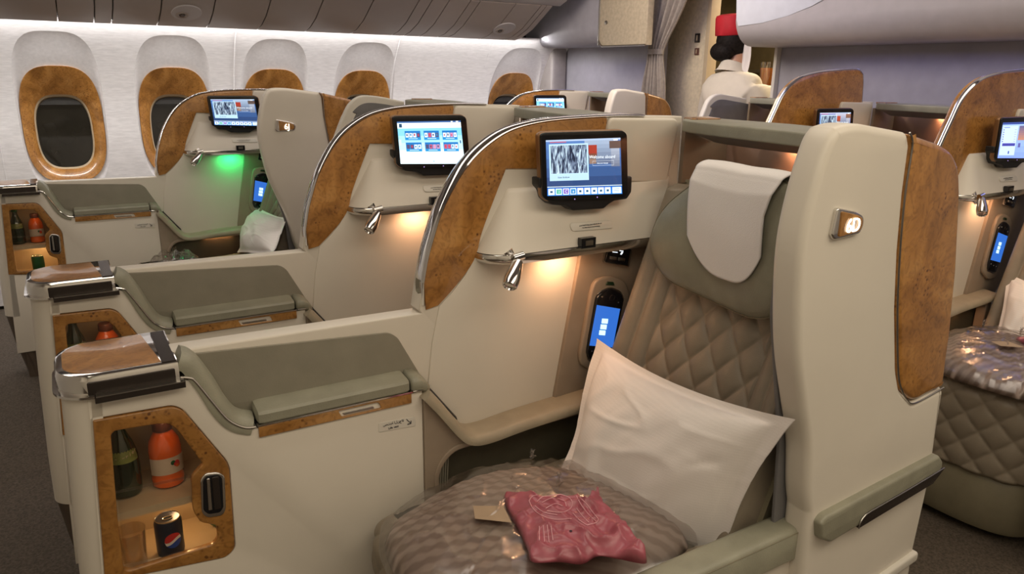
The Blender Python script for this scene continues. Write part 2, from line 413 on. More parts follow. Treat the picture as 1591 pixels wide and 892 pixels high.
for x in (at(283, 20, Y=4.3).x, at(772, 48, Y=4.35).x):       # round latches in shallow dishes
    for (dx, rr, nm, mm) in ((0, .032, 'latch', SATIN),):
        y0 = 4.31; z0 = 1.583; n = Vector((0, -.42, -.9)).normalized()
        b = MB(); b.lathe([(rr, 0), (rr, .004), (rr * .8, .007), (rr * .55, .004), (rr * .5, .003)], Vector((x, y0, z0)), 20, n); lo = b.go(nm, BINM, binroot)
        MB().lathe([(rr * .45, .004), (rr * .4, .008), (0, .009)], (x, y0, z0), 14, n).go('latch_button', DARKM, lo)
        b = MB(); b.lathe([(.075, -.004), (.072, .002), (.05, .0015), (0, .001)], (x + .02, y0 - .02, z0 + .008), 24, n); b.go('latch_dish', BINC, binroot)

# --- bulkhead with closets, curtain and aisle opening
def slab(name, mt, x0, x1, y0, y1, z0, z1, bev=.004, parent=None):
    L = [(y0, z0), (y1, z0), (y1, z1), (y0, z1)]
    return plate(name, [L], 0, x1 - x0, mt, parent, bev, place=lambda a, b, c: Vector((x0 + c, a, b)))
struct(slab('wall_back_left', BULK, 3.3, 3.36, 3.66, 4.80, 0, 2.42))
struct(slab('trim_1', mat('grey_column_cover', (.33, .30, .29), .5), 3.16, 3.30, 4.66, 4.84, 0, 1.52, .03))
struct(slab('wall_back_right', BULK, 3.3, 3.36, -1.1, at(1215, 70, X=3.3).y, 0, 2.42))
struct(slab('trim_2', WHITE2, 3.27, 3.37, at(1215, 70, X=3.3).y, at(1215, 70, X=3.3).y + .02, 0, 1.6))
# rounded overhead closets in front of the bulkhead
def closet(name, x0, y0, y1, label, r=.11, z0=1.48, mt=BULK):
    prof = [(3.295, z0)]
    for k in range(9):
        a = math.pi / 2 * k / 8; prof.append((x0 + r - r * math.sin(a), z0 + r - r * math.cos(a)))
    prof += [(x0 + .02, 1.85), (x0 + .10, 2.3), (3.295, 2.3)]
    b = MB(); m_ = .02
    ys = [(y0, .6), (y0 + .004, .82), (y0 + m_, 1), (y1 - m_, 1), (y1 - .004, .82), (y1, .6)]
    rings = []
    for y, s in ys:
        k_ = (1 - s) * .06
        rings.append([(min(3.295, x + k_ * (1 if x < 3.2 else 0)), y, z + (k_ if z < z0 + r and x < 3.29 else (k_ if z < z0 + .01 else 0))) for x, z in prof])
    b.rings(rings)
    return tag(b.go(name, mt, smooth=50), label, 'overhead bin')
closet('overhead_closet', 3.0, 3.9, 4.80, 'violet lit rounded closet over the bulkhead beside the curtain', z0=1.502)
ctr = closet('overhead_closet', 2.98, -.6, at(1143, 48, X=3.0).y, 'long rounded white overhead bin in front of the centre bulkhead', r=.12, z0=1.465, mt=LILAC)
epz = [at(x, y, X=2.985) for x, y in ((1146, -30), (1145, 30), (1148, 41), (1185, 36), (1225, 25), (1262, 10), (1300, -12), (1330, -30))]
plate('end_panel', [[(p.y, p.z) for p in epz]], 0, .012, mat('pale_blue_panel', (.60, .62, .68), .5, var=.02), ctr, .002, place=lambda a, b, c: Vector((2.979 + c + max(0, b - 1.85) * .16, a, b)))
# beige cabinet with metal edge beside the curtain
ya, yb = at(1003, 70, X=2.98).y, at(930, 70, X=2.98).y
cab = thing('wall_cabinet', (3.0, (ya + yb) / 2, 1.49), 'beige overhead cabinet with metal edge and round lock left of the curtain', 'cabinet')
L = rnd([(ya, 1.488), (yb, 1.49, .05), (yb, 2.3), (ya, 2.3)])
plate('cabinet_box', [L], 0, .05, BEIGE, cab, .006, place=lambda a, b, c: Vector((2.98 + c, a, b)))
e = spline([(yb - .0, 2.3), (yb, 1.56), (yb - .005, 1.52), (yb - .035, 1.49), (yb - .08, 1.488), (ya, 1.487)], 6)
MB().tube([(2.978, y, z) for y, z in e], .006, 8).go('metal_edge', SATIN, cab)
lk = at(942, 35, X=2.978); MB().lathe([(.012, 0), (.012, .004), (.005, .006)], lk, 14, (-1, 0, 0)).go('lock', SATIN, cab)
# curtain: gathered cloth, tied
CY = at(1020, 66, X=3.14).y
def curtain(u, v):
    z = 2.35 - 2.25 * v; tie = 1.455
    g = math.exp(-((z - tie) / .16) ** 2); spread = .085 * (1 - g) + .05 * g
    if z > tie: spread += max(0, z - tie) * .22
    yc = CY - (max(0, z - tie) * .22)
    y = yc + (u - .5) * 2 * spread; ph = u * 9.5 * math.pi
    return (3.14 + .022 * math.sin(ph + v * 2) * (1 - .3 * g) + .008 * math.sin(ph * 2.3) + .01 * nz(u * 6, z * 3), y, z)
cu = thing('curtain', (3.14, 3.5, .1), 'grey brown curtain gathered and tied at the aisle doorway', 'curtain')
o = MB().grid(curtain, 110, 60).go('cloth', CURT, cu, smooth=80); s = o.modifiers.new('s', 'SOLIDIFY'); s.thickness = .003
b = MB(); b.rings([[(3.14 + .036 * math.cos(a) , CY + .058 * math.sin(a), z) for a in np.linspace(0, 2 * math.pi, 25)[:-1]] for z in (1.44, 1.47)]); b.go('tie_band', CURT, cu)
# beige doorway panel
y0, y1 = at(1096, 100, X=3.42).y, 3.78
DOORM = mat('door_textile_laminate', (.66, .57, .42), .7, var=.06, scale=50, bump=.3, bscale=160)
dp = slab('door_1', DOORM, 3.42, 3.47, y0, y1, 0, 2.42); struct(dp)
slab('door_edge_trim', CREAMI, 3.40, 3.48, y0 - .03, y0, 0, 2.42, .004, dp)
for (px, py, w_, h_, mm) in ((1084, 59, .040, .052, DARKM), (1083, 80, .034, .040, mat('red_brown_placard', (.12, .05, .035), .5))):
    p = at(px, py, X=3.418); slab('placard', mm, 3.412, 3.42, p.y - w_ / 2, p.y + w_ / 2, p.z - h_ / 2, p.z + h_ / 2, .002, dp)
    slab('placard_symbol', CREAMI, 3.410, 3.412, p.y - w_ * .12, p.y + w_ * .12, p.z - h_ * .3, p.z + h_ * .3, .0005, dp)
# galley beyond
struct(slab('wall_galley', GALL, 4.75, 4.8, 2.0, 4.9, 0, 2.42)); struct(MB().box(3.48, 4.75, 4.30, 4.35, 0, 2.42).go('wall_galley_left', GALL))
struct(MB().box(3.36, 4.75, 2.2, 2.25, 0, 2.42).go('wall_galley_right', GALL))

# ================================================================== PRIVACY CONSOLE (built once in the near position, then copied)
def build_console():
    g = thing('privacy_console', (.6, YW, 0), 'x', 'seat console', 'white and burl wood privacy consoles with minibar')
    # ---- white divider plate behind everything
    top = O([(655, 487), (651, 482), (657, 440), (664, 400), (672, 370), (684, 332), (703, 292), (724, 258), (750, 230), (784, 206), (820, 193), (870, 185), (950, 180), (1000, 180)], YW)
    edge_c = spline(top[2:], 5)
    divider = [top[0], top[1]] + edge_c + [(1.262, 1.222), (1.262, .05), (.21, .05), (.21, .67), (.125, .775), (-.01, .775)] + O([(268, 546)], YW)
    plate('divider_panel', [divider], YW, .045, WHITE, g, .004)
    # chrome edge of the wing
    P = spline(top[2:], 6); n0 = P[0]
    MB().tube([(n0[0], YW + .016, n0[1] - .046)] + [(x, YW + .016, z) for x, z in P], .0045, 12, ry=.022).go('chrome_edge', CHROME, g)
    # burl veneer
    inner = O([(946, 183), (941, 200), (940, 300), (790, 300), (768, 345), (745, 385), (728, 425), (704, 455), (681, 474), (660, 481)], YW)
    outer = [(x + .001, z - .003) for x, z in edge_c if x < 1.03]
    inner2 = O([(940, 262), (785, 262)], YW) + spline(O([(785, 262), (770, 300), (748, 360), (738, 398), (722, 425), (700, 452), (680, 474)], YW), 5)[1:] + O([(661, 481)], YW)
    plate('burl_veneer', [outer + [(1.035, 1.222)] + inner2], YW - .004, .006, BURL, g, .0015)
    # inner wall skin with its seam
    skin = O([(739, 396), (722, 427), (702, 454), (682, 475), (671, 530), (664, 600), (668, 690), (870, 700), (905, 393), (1000, 380), (1000, 372)], YW)
    plate('inner_wall_skin', [skin], YW - .0035, .004, WHITE, g, .0015)
    # ---- tablet housing: tapering box with rounded front corner
    def ring(t, grow=0):
        z0, z1 = .957, 1.083; z = z0 + (z1 - z0) * t
        xl = at(739, 386, Y=YW).x * (1 - t) + at(788, 277, Y=YW).x * t - grow; yf = 1.248 + .050 * t - grow
        xr = 1.158 * (1 - t) + 1.222 * t; dep = YW - yf; rx = .075 * (1 - t) + .03 * t
        pts = [(xl, YW + .002)]
        for k in range(1, 9):
            a = math.pi / 2 * k / 8; pts.append((xl + rx - rx * math.cos(a), YW - dep * math.sin(a)))
        pts += [(xl + (xr - xl) * q, yf) for q in (.4, .6, .8)] + [(xr, yf), (xr + .02, YW + .002)]
        return [(x, y, z) for x, y in pts]
    rg = [ring(0)] + [ring(t) for t in (.15, .4, .7, .93)]
    last = ring(1.0); rg.append([(x, y + .004, z) for x, y, z in last])
    MB().rings(rg).go('tablet_housing', WHITE, g, smooth=50)
    # chrome rail under it
    lo = [(x, y, z - .001) for x, y, z in ring(0, .002)]; r2 = [(x + (.004), y + .002, z - .021) for x, y, z in ring(0, .002)]
    mid = [(x, y, z - .010) for x, y, z in ring(0, .005)]
    MB().rings([lo, mid, r2]).go('chrome_rail', CHROME, g, smooth=60)
    b = MB(); q = at(913, 377, Y=1.24); b.box(q.x - .019, q.x + .019, 1.236, 1.25, q.z - .011, q.z + .011); kb = b.go('rail_button_frame', BLACK, g)
    MB().box(q.x - .010, q.x + .010, 1.233, 1.237, q.z - .005, q.z + .006).go('button', SATIN, kb)
    # upper white panel right of the burl
    up = rnd(O([(944, 285), (945, 196, .02), (950, 183, .008), (1052, 184, .012), (1056, 195), (1037, 285)], 1.297), .002)
    plate('upper_panel', [up], 1.2975, .016, WHITE, g, .006)
    # embossed label
    lb = rnd(O([(882, 346), (946, 341), (947, 353), (883, 358)], 1.272), .008)
    def slope(a, b_, c):   # lies on the sloping housing front
        t = (b_ - .957) / .126; return Vector((a, 1.248 + .05 * t - .0028 + c, b_))
    pl_ = plate('label_plate', [lb], 0, .004, WHITE2, g, .001, place=slope)
    c = at(914, 347, Y=1.27); text('label_print', 'مسند الجهاز اللوحي مؤمن للإقلاع والهبوط', .0030, TXTD, pl_, (c.x, slope(0, c.z, -.001).y, c.z - .001), (1, 0, 0), (0, .37, 1))
    text('label_print', 'Stow tablet during taxi, take-off and landing', .0027, TXTD, pl_, (c.x, slope(0, c.z - .006, -.001).y, c.z - .006), (1, 0, 0), (0, .37, 1))
    # black tablet dock
    dk = rnd(O([(836, 276), (846, 276), (846, 296), (970, 288), (968, 274), (981, 274), (980, 298), (973, 309), (953, 312), (944, 318), (937, 324), (889, 327), (878, 320), (856, 318), (846, 309), (843, 297), (836, 289)], 1.256), .004)
    plate('tablet_dock', [dk], 1.252, .030, BLACKM, g, .004)
    # ---- reading lamp
    f0 = at(796, 398, Y=1.262); b = MB(); b.tube([(f0.x - .012, 1.265, f0.z + .012), (f0.x, 1.258, f0.z - .008), (f0.x + .004, 1.25, f0.z - .022)], [.014, .012, .006], 12)
    lm = b.go('reading_lamp', CHROME, g)
    a0 = at(806, 404, Y=1.235); a1 = at(791, 446, Y=1.205)
    d = (a1 - a0); L_ = d.length
    MB().lathe([(.002, 0), (.010, .004), (.013, L_ * .25), (.0165, L_ * .6), (.017, L_ * .8), (.0155, L_ * .97), (.013, L_), (.0115, L_ - .004), (0, L_ - .004)], a0, 20, d).go('lamp_head', CHROME, lm)
    MB().tube([(a0.x - .012, 1.238, a0.z + .004), (a0.x + .012, 1.238, a0.z + .008)], .009, 12).go('lamp_joint', CHROME, lm)
    # ---- taupe side panel, controls
    tp = rnd(O([(904, 388), (1000, 360), (1050, 350), (1052, 400), (1015, 500), (975, 590), (930, 652), (860, 640), (863, 612)], 1.296), .002)
    plate('side_panel', [tp], 1.296, .016, TAUPE, g, .002)
    cp = rnd(O([(944, 379), (981, 384), (976, 414), (938, 408)], 1.29), .001)
    cpl = plate('control_panel_frame', [cp], 1.286, .012, SATIN, g, .002)
    cp2 = rnd(O([(945.5, 380.5), (979.5, 385.2), (974.5, 412.5), (939.5, 406.8)], 1.285), .001); plate('control_panel', [cp2], 1.283, .006, BLACK, cpl, .001)
    for (x, y) in ((953, 400.5), (966, 402.5)):
        k = rnd(O([(x - 5, y - 2.4), (x + 5, y - 1), (x + 4.5, y + 3.6), (x - 5.5, y + 2.2)], 1.281), .001); plate('button', [k], 1.279, .005, SATIN, cpl, .001)
    k = O([(952, 391), (960, 391.8), (960, 393), (952, 392.2)], 1.282); plate('icon', [k], 1.2825, .001, TXTW, cpl, .0002)
    for poly in ([(963, 389), (969, 389.8), (968.8, 391), (963, 390.2)], [(966, 391.5), (969, 392), (966, 396), (964, 395.5)]):
        plate('icon', [O(poly, 1.282)], 1.2825, .001, TXTW, cpl, .0002)
    # handset well
    bz = rnd(O([(924, 436, .02), (946, 428, .03), (972, 436, .02), (979, 458, .02), (968, 520), (950, 575), (926, 580, .015), (901, 566, .015), (901, 548), (918, 456)], 1.286), .004)
    plate('handset_well', [bz], 1.284, .014, TAUPE, g, .005)
    bz2 = rnd(O([(932, 453, .015), (949, 445, .02), (966, 453, .015), (970, 464), (957, 530), (943, 566), (914, 562, .01), (910, 546), (926, 462)], 1.282), .006)
    plate('handset_bezel', [bz2], 1.2825, .004, SATIN, g, .001)
    k = rnd(O([(945, 438), (954, 438.5), (956, 444), (942, 443)], 1.28), .002); plate('release_button', [k], 1.281, .006, mat('dark_green_rubber', (.01, .03, .012), .4), g, .001)
    # ---- console body
    cx0 = .004; XR = at(657, 640, Y=YF).x
    body = [(-.012, .803)] + O([(288, 590), (298, 592), (350, 652), (368, 663), (398, 667), (640, 612), (656, 604)], YF) + [(XR, .12), (-.049, .12), (-.042, .28), (-.0305, .486)]
    hole = rnd(O([(143, 652), (268, 630, .01), (284, 636, .01), (353, 717, .01), (357, 728), (366, 852, .01), (352, 866, .01)], YF) + O([(162, 905)], YF), .003)
    plate('cabinet_body', [body, hole], YF, .044, WHITE, g, .0025)
    MB().box(-.02, .54, 1.275, 1.30, .0, .125).go('kick_plate', KICK, g)
    # rounded end column
    def stad(x0, x1, y0, y1, z, n=10, r=None):
        r = r or (y1 - y0) / 2; pts = []
        pts.append((x1, y0, z)); cxl = x0 + r
        for k in range(n + 1):
            a = math.pi / 2 * k / n; pts.append((cxl - r * math.sin(a), y0 + r - r * math.cos(a), z))
        for k in range(n + 1):
            a = math.pi / 2 * k / n; pts.append((cxl - r * math.cos(a), y1 - r + r * math.sin(a), z))
        pts.append((x1, y1, z)); return pts
    rg = [stad(xo, xi, YF, 1.44, z, r=.056) for z, xo, xi in ((.285, -.072, -.0415), (.40, -.070, -.0355), (.60, -.061, -.024), (.82, -.050, -.0125))]
    MB().rings(rg).go('end_column', WHITE, g, smooth=50)
    rg = [stad(xo, xi, YF + .004, 1.435, z, r=.052) for z, xo, xi in ((0, -.022, .02), (.15, -.052, -.02), (.284, -.069, -.030))]
    MB().rings(rg).go('end_kick', KICK, g, smooth=50)
    plate('back_panel', [[(-.040, .285), (.20, .285), (.20, .665), (.125, .765), (.122, .812), (-.014, .812)]], 1.428, .012, WHITE, g, .001)
    # cap: chrome tray with burl inlay
    cr = [(x, y, z) for z in (0,) for x, y, _ in []]
    rg = []
    for z, e_ in ((.806, .002), (.808, .006), (.812, .006), (.8125, 0), (.836, 0), (.843, .003), (.845, .008)):
        s_ = 0 if e_ in (0,) else (1 if z < .82 else -1) * e_
        rg.append(stad(-.055 - s_, .122, YF - .004 - s_, 1.447 + s_, z, r=.062))
    cap = MB().rings(rg).go('end_cap', CHROME, g, smooth=28)
    inl = [(x, y) for x, y, _ in stad(-.043, .090, YF + .008, 1.432, 0, r=.052)]
    def flat(a, b_, c): return Vector((a, b_, .8462 - c))
    inl = rnd(inl[:1] + inl[1:-1] + inl[-1:], 0); inl[0] = (.098, YF + .008); inl[-1] = (.082, 1.432)
    plate('burl_inlay', [inl], 0, .002, burl_cap, cap, .0005, place=flat)
    b = MB(); b.box(.098, .12, YF + .002, 1.434, .8445, .8463); b.go('dark_end_strip', DARKM, cap)
    fa = rnd([(-.012, .812), (.116, .812), (.116, .835), (-.012, .835)], .003); plate('dark_fascia', [fa], YF - .0065, .003, DARKM, cap, .001)
    MB().tube([(x, y, .8085) for x, y, _ in stad(-.057, .126, YF - .005, 1.449, 0, r=.062)], .0025, 8).go('chrome_bead', CHROME, cap)
    # pull-out tray
    q0 = at(146, 612, Y=1.25); q1 = at(288, 594, Y=1.25)
    MB().box(q0.x, q1.x, 1.247, YF + .01, q1.z - .008, q1.z + .002).go('pull_out_tray', DARKM, g)
    MB().box(q0.x + .002, q1.x - .001, 1.2465, 1.262, q1.z + .002, q1.z + .0035).go('tray_lip', SATIN, g)
    # leather shoulder: cross-section in Y swept along the sloping top
    path = spline(O([(283, 548), (303, 556), (330, 590), (352, 625), (372, 645), (396, 650)], YF + .004), 6)
    def roll(path, y0, y1, th, r=.016, dn=.014):
        rings = []
        for i, p in enumerate(path):
            a = path[max(i - 1, 0)]; b_ = path[min(i + 1, len(path) - 1)]; tx, tz = b_[0] - a[0], b_[1] - a[1]; l = math.hypot(tx, tz); nx, nz_ = -tz / l, tx / l
            if nz_ < 0: nx, nz_ = -nx, -nz_
            prof = [(y0 + .001, -th), (y0, -r), (y0 + .002, -r * .55), (y0 + .006, -r * .25), (y0 + .013, -r * .05), (y0 + .022, 0), (y1 - .02, .003), (y1, .0), (y1, -th)]
            rings.append([(p[0] + nx * h, y, p[1] + nz_ * h) for y, h in prof])
        return MB().rings(rings)
    roll(path, YF - .004, YW + .002, .030, .026).go('shoulder_pad', LEATH, g, smooth=60)
    # chrome line that follows the pad
    cl = spline(O([(280, 586), (294, 587), (303, 592), (328, 622), (350, 648), (366, 659), (382, 664), (397, 663)], YF - .002), 6)
    MB().tube([(x, YF - .003, z) for x, z in cl], .0026, 8).go('chrome_line', CHROME, g)
    # cushion
    cz = O([(397, 640), (637, 600)], YF); x0, x1 = cz[0][0] + .001, cz[1][0]; zt, zb = at(510, 598, Y=YF + .012).z, at(397, 655, Y=YF).z
    zt = .7275; zb = .700
    pc = [(YF - .004, zb), (YF - .0065, zb + .003), (YF - .0065, zb + .0185), (YF - .003, zb + .0235), (YF + .004, zb + .0255), (YF + .014, zb + .0268), (YW - .002, zb + .030), (YW + .001, zb + .026), (YW + .001, zb)]
    rings = []
    for x, s_ in ((x0, .6), (x0 + .003, .9), (x0 + .012, 1), (x1 - .012, 1), (x1 - .003, .9), (x1, .6)):
        my, mz = YF + .022, zb + .012; rings.append([(x, my + (y - my) * s_, mz + (z - mz) * s_) for y, z in pc])
    MB().rings(rings).go('lid_cushion', LEATH, g, smooth=32)
    MB().box(x0, x1, YF + .004, YW, zb - .012, zb).go('lid_gap', BLACKM, g)
    # raised back panel, grey
    gp = rnd(O([(268, 552, .005), (604, 516, .012), (617, 524, .008), (654, 585), (656, 640), (268, 640)], YW), .002)
    plate('grey_back_panel', [gp], YW - .0035, .005, GREYP, g, .0015)
    # drawer front with recessed pull
    zc = at(398, 665, Y=YF).z
    df = [(x0 + .001, .6745), (x1 + .001, .6745), (x1 + .001, .6955), (x0 + .001, .6955)]
    pull = rnd([(x0 + .155, .678), (x0 + .235, .678), (x0 + .228, .6925), (x0 + .148, .6925)], .004)
    dr = plate('drawer_front', [df, pull], YF - .005, .012, BURLD, g, .0015)
    MB().box(x0 + .147, x0 + .236, YF + .002, YF + .006, .677, .694).go('pull_recess', SATIN, dr)
    plate('pull_lip', [rnd([(x0 + .160, .679), (x0 + .222, .679), (x0 + .218, .685), (x0 + .156, .685)], .002)], YF - .001, .004, SATIN, dr, .001)
    MB().box(x0, x1 + .002, YF - .006, YF + .004, .6965, .6995).go('chrome_strip', CHROME, g)
    # end pad right of the cushion
    rings = []
    for x, s_, dz in ((x1 + .002, .8, 0), (x1 + .006, 1, 0), (x1 + .022, 1, -.002), (x1 + .034, .95, -.008), (x1 + .043, .7, -.014), (x1 + .048, .35, -.019)):
        my, mz = YF + .024, zb + .004; rings.append([(x, my + (y - my) * min(1, s_ + .1), mz + (z - mz) * s_ + dz) for y, z in pc])
    MB().rings(rings).go('end_pad', LEATH, g, smooth=60)
    MB().tube([(x1 + .004, YF - .004, .6985), (x1 + .035, YF - .004, .697), (x1 + .043, YF + .004, .699)], .0022, 8).go('chrome_line', CHROME, g)
    # sloping leather strip and side pad
    path = spline([(x1 + .037, .697), (x1 + .070, .655), (x1 + .110, .600), (x1 + .135, .577), (x1 + .175, .572), (.80, .580), (.95, .588), (1.02, .592)], 6)
    roll(path, 1.238, YW - .001, .022, .016).go('side_pad', PAD, g, smooth=60)
    p0 = (x1 + .052, .684); p1 = (x1 + .118, .592)
    MB().add([(p0[0], YW - .016, p0[1] + .002), (p0[0] + .004, YW - .003, p0[1] + .002), (p1[0] + .006, YW - .003, p1[1] + .0035), (p1[0] + .002, YW - .015, p1[1] + .0035)] +
             [(p0[0], YW - .016, p0[1] - .008), (p0[0] + .004, YW - .003, p0[1] - .008), (p1[0] + .006, YW - .003, p1[1] - .008), (p1[0] + .002, YW - .015, p1[1] - .008)],
             [(0, 1, 2, 3), (4, 7, 6, 5), (0, 4, 5, 1), (1, 5, 6, 2), (2, 6, 7, 3), (3, 7, 4, 0)]).go('table_slot', BLACKM, g)
    # taupe side below with storage pocket
    sp = [(XR, .05), (XR, .682)] + [(x, z - .020) for x, z in path[4:]] + [(1.02, .05)]
    po = rnd([(.600, .40, .01), (.592, .505, .03), (.625, .545, .03), (.98, .552, .02), (.98, .40, .01)], .01)
    plate('lower_side_panel', [sp, po], 1.258, .030, TAUPE, g, .003)
    po2 = [(x * 1.0, z) for x, z in rnd([(.590, .39, .01), (.580, .51, .035), (.62, .558, .03), (.99, .565, .02), (.99, .39, .01)], .01)]
    plate('pocket_rim', [po2, po], 1.2545, .008, TAUPE, g, .003)
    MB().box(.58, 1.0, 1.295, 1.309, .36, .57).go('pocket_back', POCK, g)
    for i in range(4): MB().tube([(.598 + i * .008, 1.262 + i * .005, .46), (.601 + i * .008, 1.262 + i * .005, .52)], .002, 6).go('net_cord', GREYP, g)
    # vest sticker
    c = at(618, 660, Y=YF); st = plate('vest_sticker', [rnd(O([(588, 657), (645, 647), (646, 662), (588, 672)], YF), .004)], YF - .0012, .0015, WHITE2, g, .0005)
    c = at(611, 656.5, Y=YF); text('sticker_print', 'سترة النجاة', .0072, TXTD, st, (c.x, YF - .0016, c.z), (1, 0, 0), (0, 0, 1))
    c = at(611, 663.5, Y=YF); text('sticker_print', 'Life vest', .0065, TXTD, st, (c.x, YF - .0016, c.z), (1, 0, 0), (0, 0, 1))
    a = at(631, 651, Y=YF); e_ = at(638, 657.5, Y=YF); b = MB()
    b.tube([(a.x, YF - .002, a.z), (e_.x, YF - .002, e_.z)], .0007, 6); b.tube([(e_.x, YF - .002, e_.z + .006), (e_.x, YF - .002, e_.z), (e_.x - .0075, YF - .002, e_.z)], .0009, 6); b.go('arrow', TXTD, st)
    # ---- minibar: door frame, shelf, liner
    door = rnd(O([(144, 653), (268, 631, .01), (284, 637, .01), (352, 717, .01), (356, 728), (365, 851, .01), (352, 865, .012), (163, 904)], YF), .003)
    opening = rnd(O([(172, 675, .006), (178, 669), (238, 659), (262, 657, .008), (276, 668), (315, 720, .004), (297, 740, .008), (299, 792, .01), (311, 811, .008), (336, 815, .006), (338, 836, .006), (331, 845, .008), (201, 886, .008), (192, 883, .006), (184, 820)], YF), .003)
    dpl = plate('minibar_door', [door, opening], YF - .003, .012, BURLD, g, .0025)
    gl = plate('minibar_glass', [rnd(O([(171, 667), (262, 655), (278, 667), (316, 720), (299, 740), (300, 792), (311, 812), (337, 814), (339, 845), (195, 888)], YF + .004), .003)], YF + .004, .0012, GLASS, g, .0002)
    hb = rnd(O([(311, 745, .008), (318, 735, .008), (338, 733, .008), (349, 738, .008), (351, 790, .008), (346, 800, .008), (322, 804, .008), (313, 797, .008)], YF - .003), .006)
    hp = plate('handle_plate', [hb], YF - .006, .006, CHROME, dpl, .002)
    hb2 = rnd(O([(315, 747, .004), (321, 739, .004), (338, 737, .004), (345, 742, .004), (347, 788, .004), (342, 796, .004), (324, 799, .004), (316, 793, .004)], YF - .006), .004)
    hk = plate('latch_recess', [hb2], YF - .0068, .002, BLACK, dpl, .0005)
    plate('latch_bar', [rnd(O([(321, 744), (326, 743), (330, 792), (324, 793)], YF - .008), .002)], YF - .0095, .005, CHROME, dpl, .001)
    plate('latch_lever', [rnd(O([(329, 742), (340, 740), (344, 790), (333, 793)], YF - .008), .003)], YF - .009, .004, DARKM, dpl, .001)
    lin = MB(); X0, X1, Y0, Y1, zA, zB = -.026, .205, YF + .012, 1.42, .455, .765
    pf = [(X0, zA), (X1, zA), (X1, .655), (.123, .752), (X0, .752)]
    lin.add([(x, Y0, z) for x, z in pf] + [(x, Y1, z) for x, z in pf], [(i, (i + 1) % 5, (i + 1) % 5 + 5, i + 5) for i in range(5)] + [(5, 6, 7, 8, 9)])
    o = lin.go('minibar_liner', CREAMI, g, fix=False)
    zs = at(240, 780, Y=YF + .02).z
    MB().box(X0, X1, YF + .014, 1.415, zs - .016, zs - .002).go('minibar_shelf', CREAMI, g)
    plate('shelf_guard', [O([(176, 764), (300, 738), (300, 742), (176, 768)], YF + .012)], YF + .012, .001, CLEARC, g, .0002)
    l = bpy.data.lights.new('minibar_lamp', 'POINT'); l.energy = .17; l.color = (1, .62, .28); l.shadow_soft_size = .008
    lo_ = bpy.data.objects.new('minibar_lamp', l); C.objects.link(lo_); lo_.parent = g; lo_.location = Vector((.10, 1.36, zs - .028)) - g.location
    l = bpy.data.lights.new('minibar_lamp', 'POINT'); l.energy = .035; l.color = (1, .60, .30); l.shadow_soft_size = .008
    lo_ = bpy.data.objects.new('minibar_lamp', l); C.objects.link(lo_); lo_.parent = g; lo_.location = Vector((.10, 1.30, .742)) - g.location
    return g, zs
burl_cap = burl('burl_wood_cap', .9)
console, ZSHELF = build_console()
console['label'] = 'nearest white console with open lit minibar, burl cap and welcome tablet'
def rail_light(off, col, p):
    area('rail_downlight', (.905 + off[0], 1.272 + off[1], .931), (0, 0, 0), .07, .02, p, col)
ORG = (1.0, .52, .27)
rail_light((0, 0), ORG, .24)
# tall variant of the wing used in the row behind
def tall_wing(cons):
    top = [(.585, .845), (.588, .95), (.597, 1.05), (.610, 1.098), (.657, 1.19), (.700, 1.262), (.775, 1.312), (.87, 1.334), (.98, 1.344), (1.11, 1.350), (1.150, 1.340), (1.168, 1.31), (1.182, 1.2), (1.19, 1.10)]
    s_ = spline(top, 5); off = cons.location - console.location
    me_objs = []
    sh = [(x + off.x, z) for x, z in s_]
    plate('tall_wing_panel', [sh + [(1.0 + off.x, 1.0), (.72 + off.x, .95), (.66 + off.x, .88), (.60 + off.x, .85)]], YW + off.y - .002, .03, BURL, cons, .004)
    MB().tube([(x, YW + off.y + .006, z) for x, z in sh], .0045, 10, ry=.009).go('chrome_edge', CHROME, cons)
conM = dup(console, OM, 'middle console with rose lit cap and blue six picture tablet')
conF = dup(console, OF, 'farthest front row console beside the first two windows under the green reading light')
conN7 = dup(console, RP, 'right edge console behind the nearest seat with tall burl wing', skip=('chrome_edge', 'burl_veneer'))
conM7 = dup(console, OM + RP, 'console with tall flat topped burl wing seen past the near seat shelf', skip=('chrome_edge', 'burl_veneer'))
conF7 = dup(console, OF + RP, 'low arched burl console by the last window beyond the middle console')
tall_wing(conN7); tall_wing(conM7)
rail_light(OM, ORG, .24); rail_light(OF, (.01, 1.0, .22), .20); rail_light(RP, ORG, .24)

# ================================================================== TABLETS
def quadmap(TL, TR, BR, BL, y):
    a, b, c, d = [at(p[0], p[1], Y=y) for p in (TL, TR, BR, BL)]
    return lambda u, v: a * (1 - u) * (1 - v) + b * u * (1 - v) + c * u * v + d * (1 - u) * v
SM = quadmap((848, 218), (964, 214), (966.5, 301), (850.5, 304.5), 1.2465)
def screen(rects, parent, name='screen'):
    b = MB()
    for i, (u0, v0, u1, v1, c0, *r) in enumerate(rects):
        c1 = r[0] if r else c0; y = -.00004 * i; n = 6
        for k in range(n):                       # horizontal bands carry a vertical colour run of the displayed picture
            if c1 == c0 and k: break
            t0, t1 = (k / n, (k + 1) / n) if c1 != c0 else (0, 1)
            va, vb = v0 + (v1 - v0) * t0, v0 + (v1 - v0) * t1; q = (t0 + t1) / 2
            col = tuple(p * (1 - q) + s * q for p, s in zip(c0, c1))
            b.add([SM(u, v) + Vector((0, y, 0)) for u, v in ((u0, va), (u1, va), (u1, vb), (u0, vb))], [(0, 1, 2, 3)], col)
    return b.go(name, SCRA, parent, 0, fix=False)
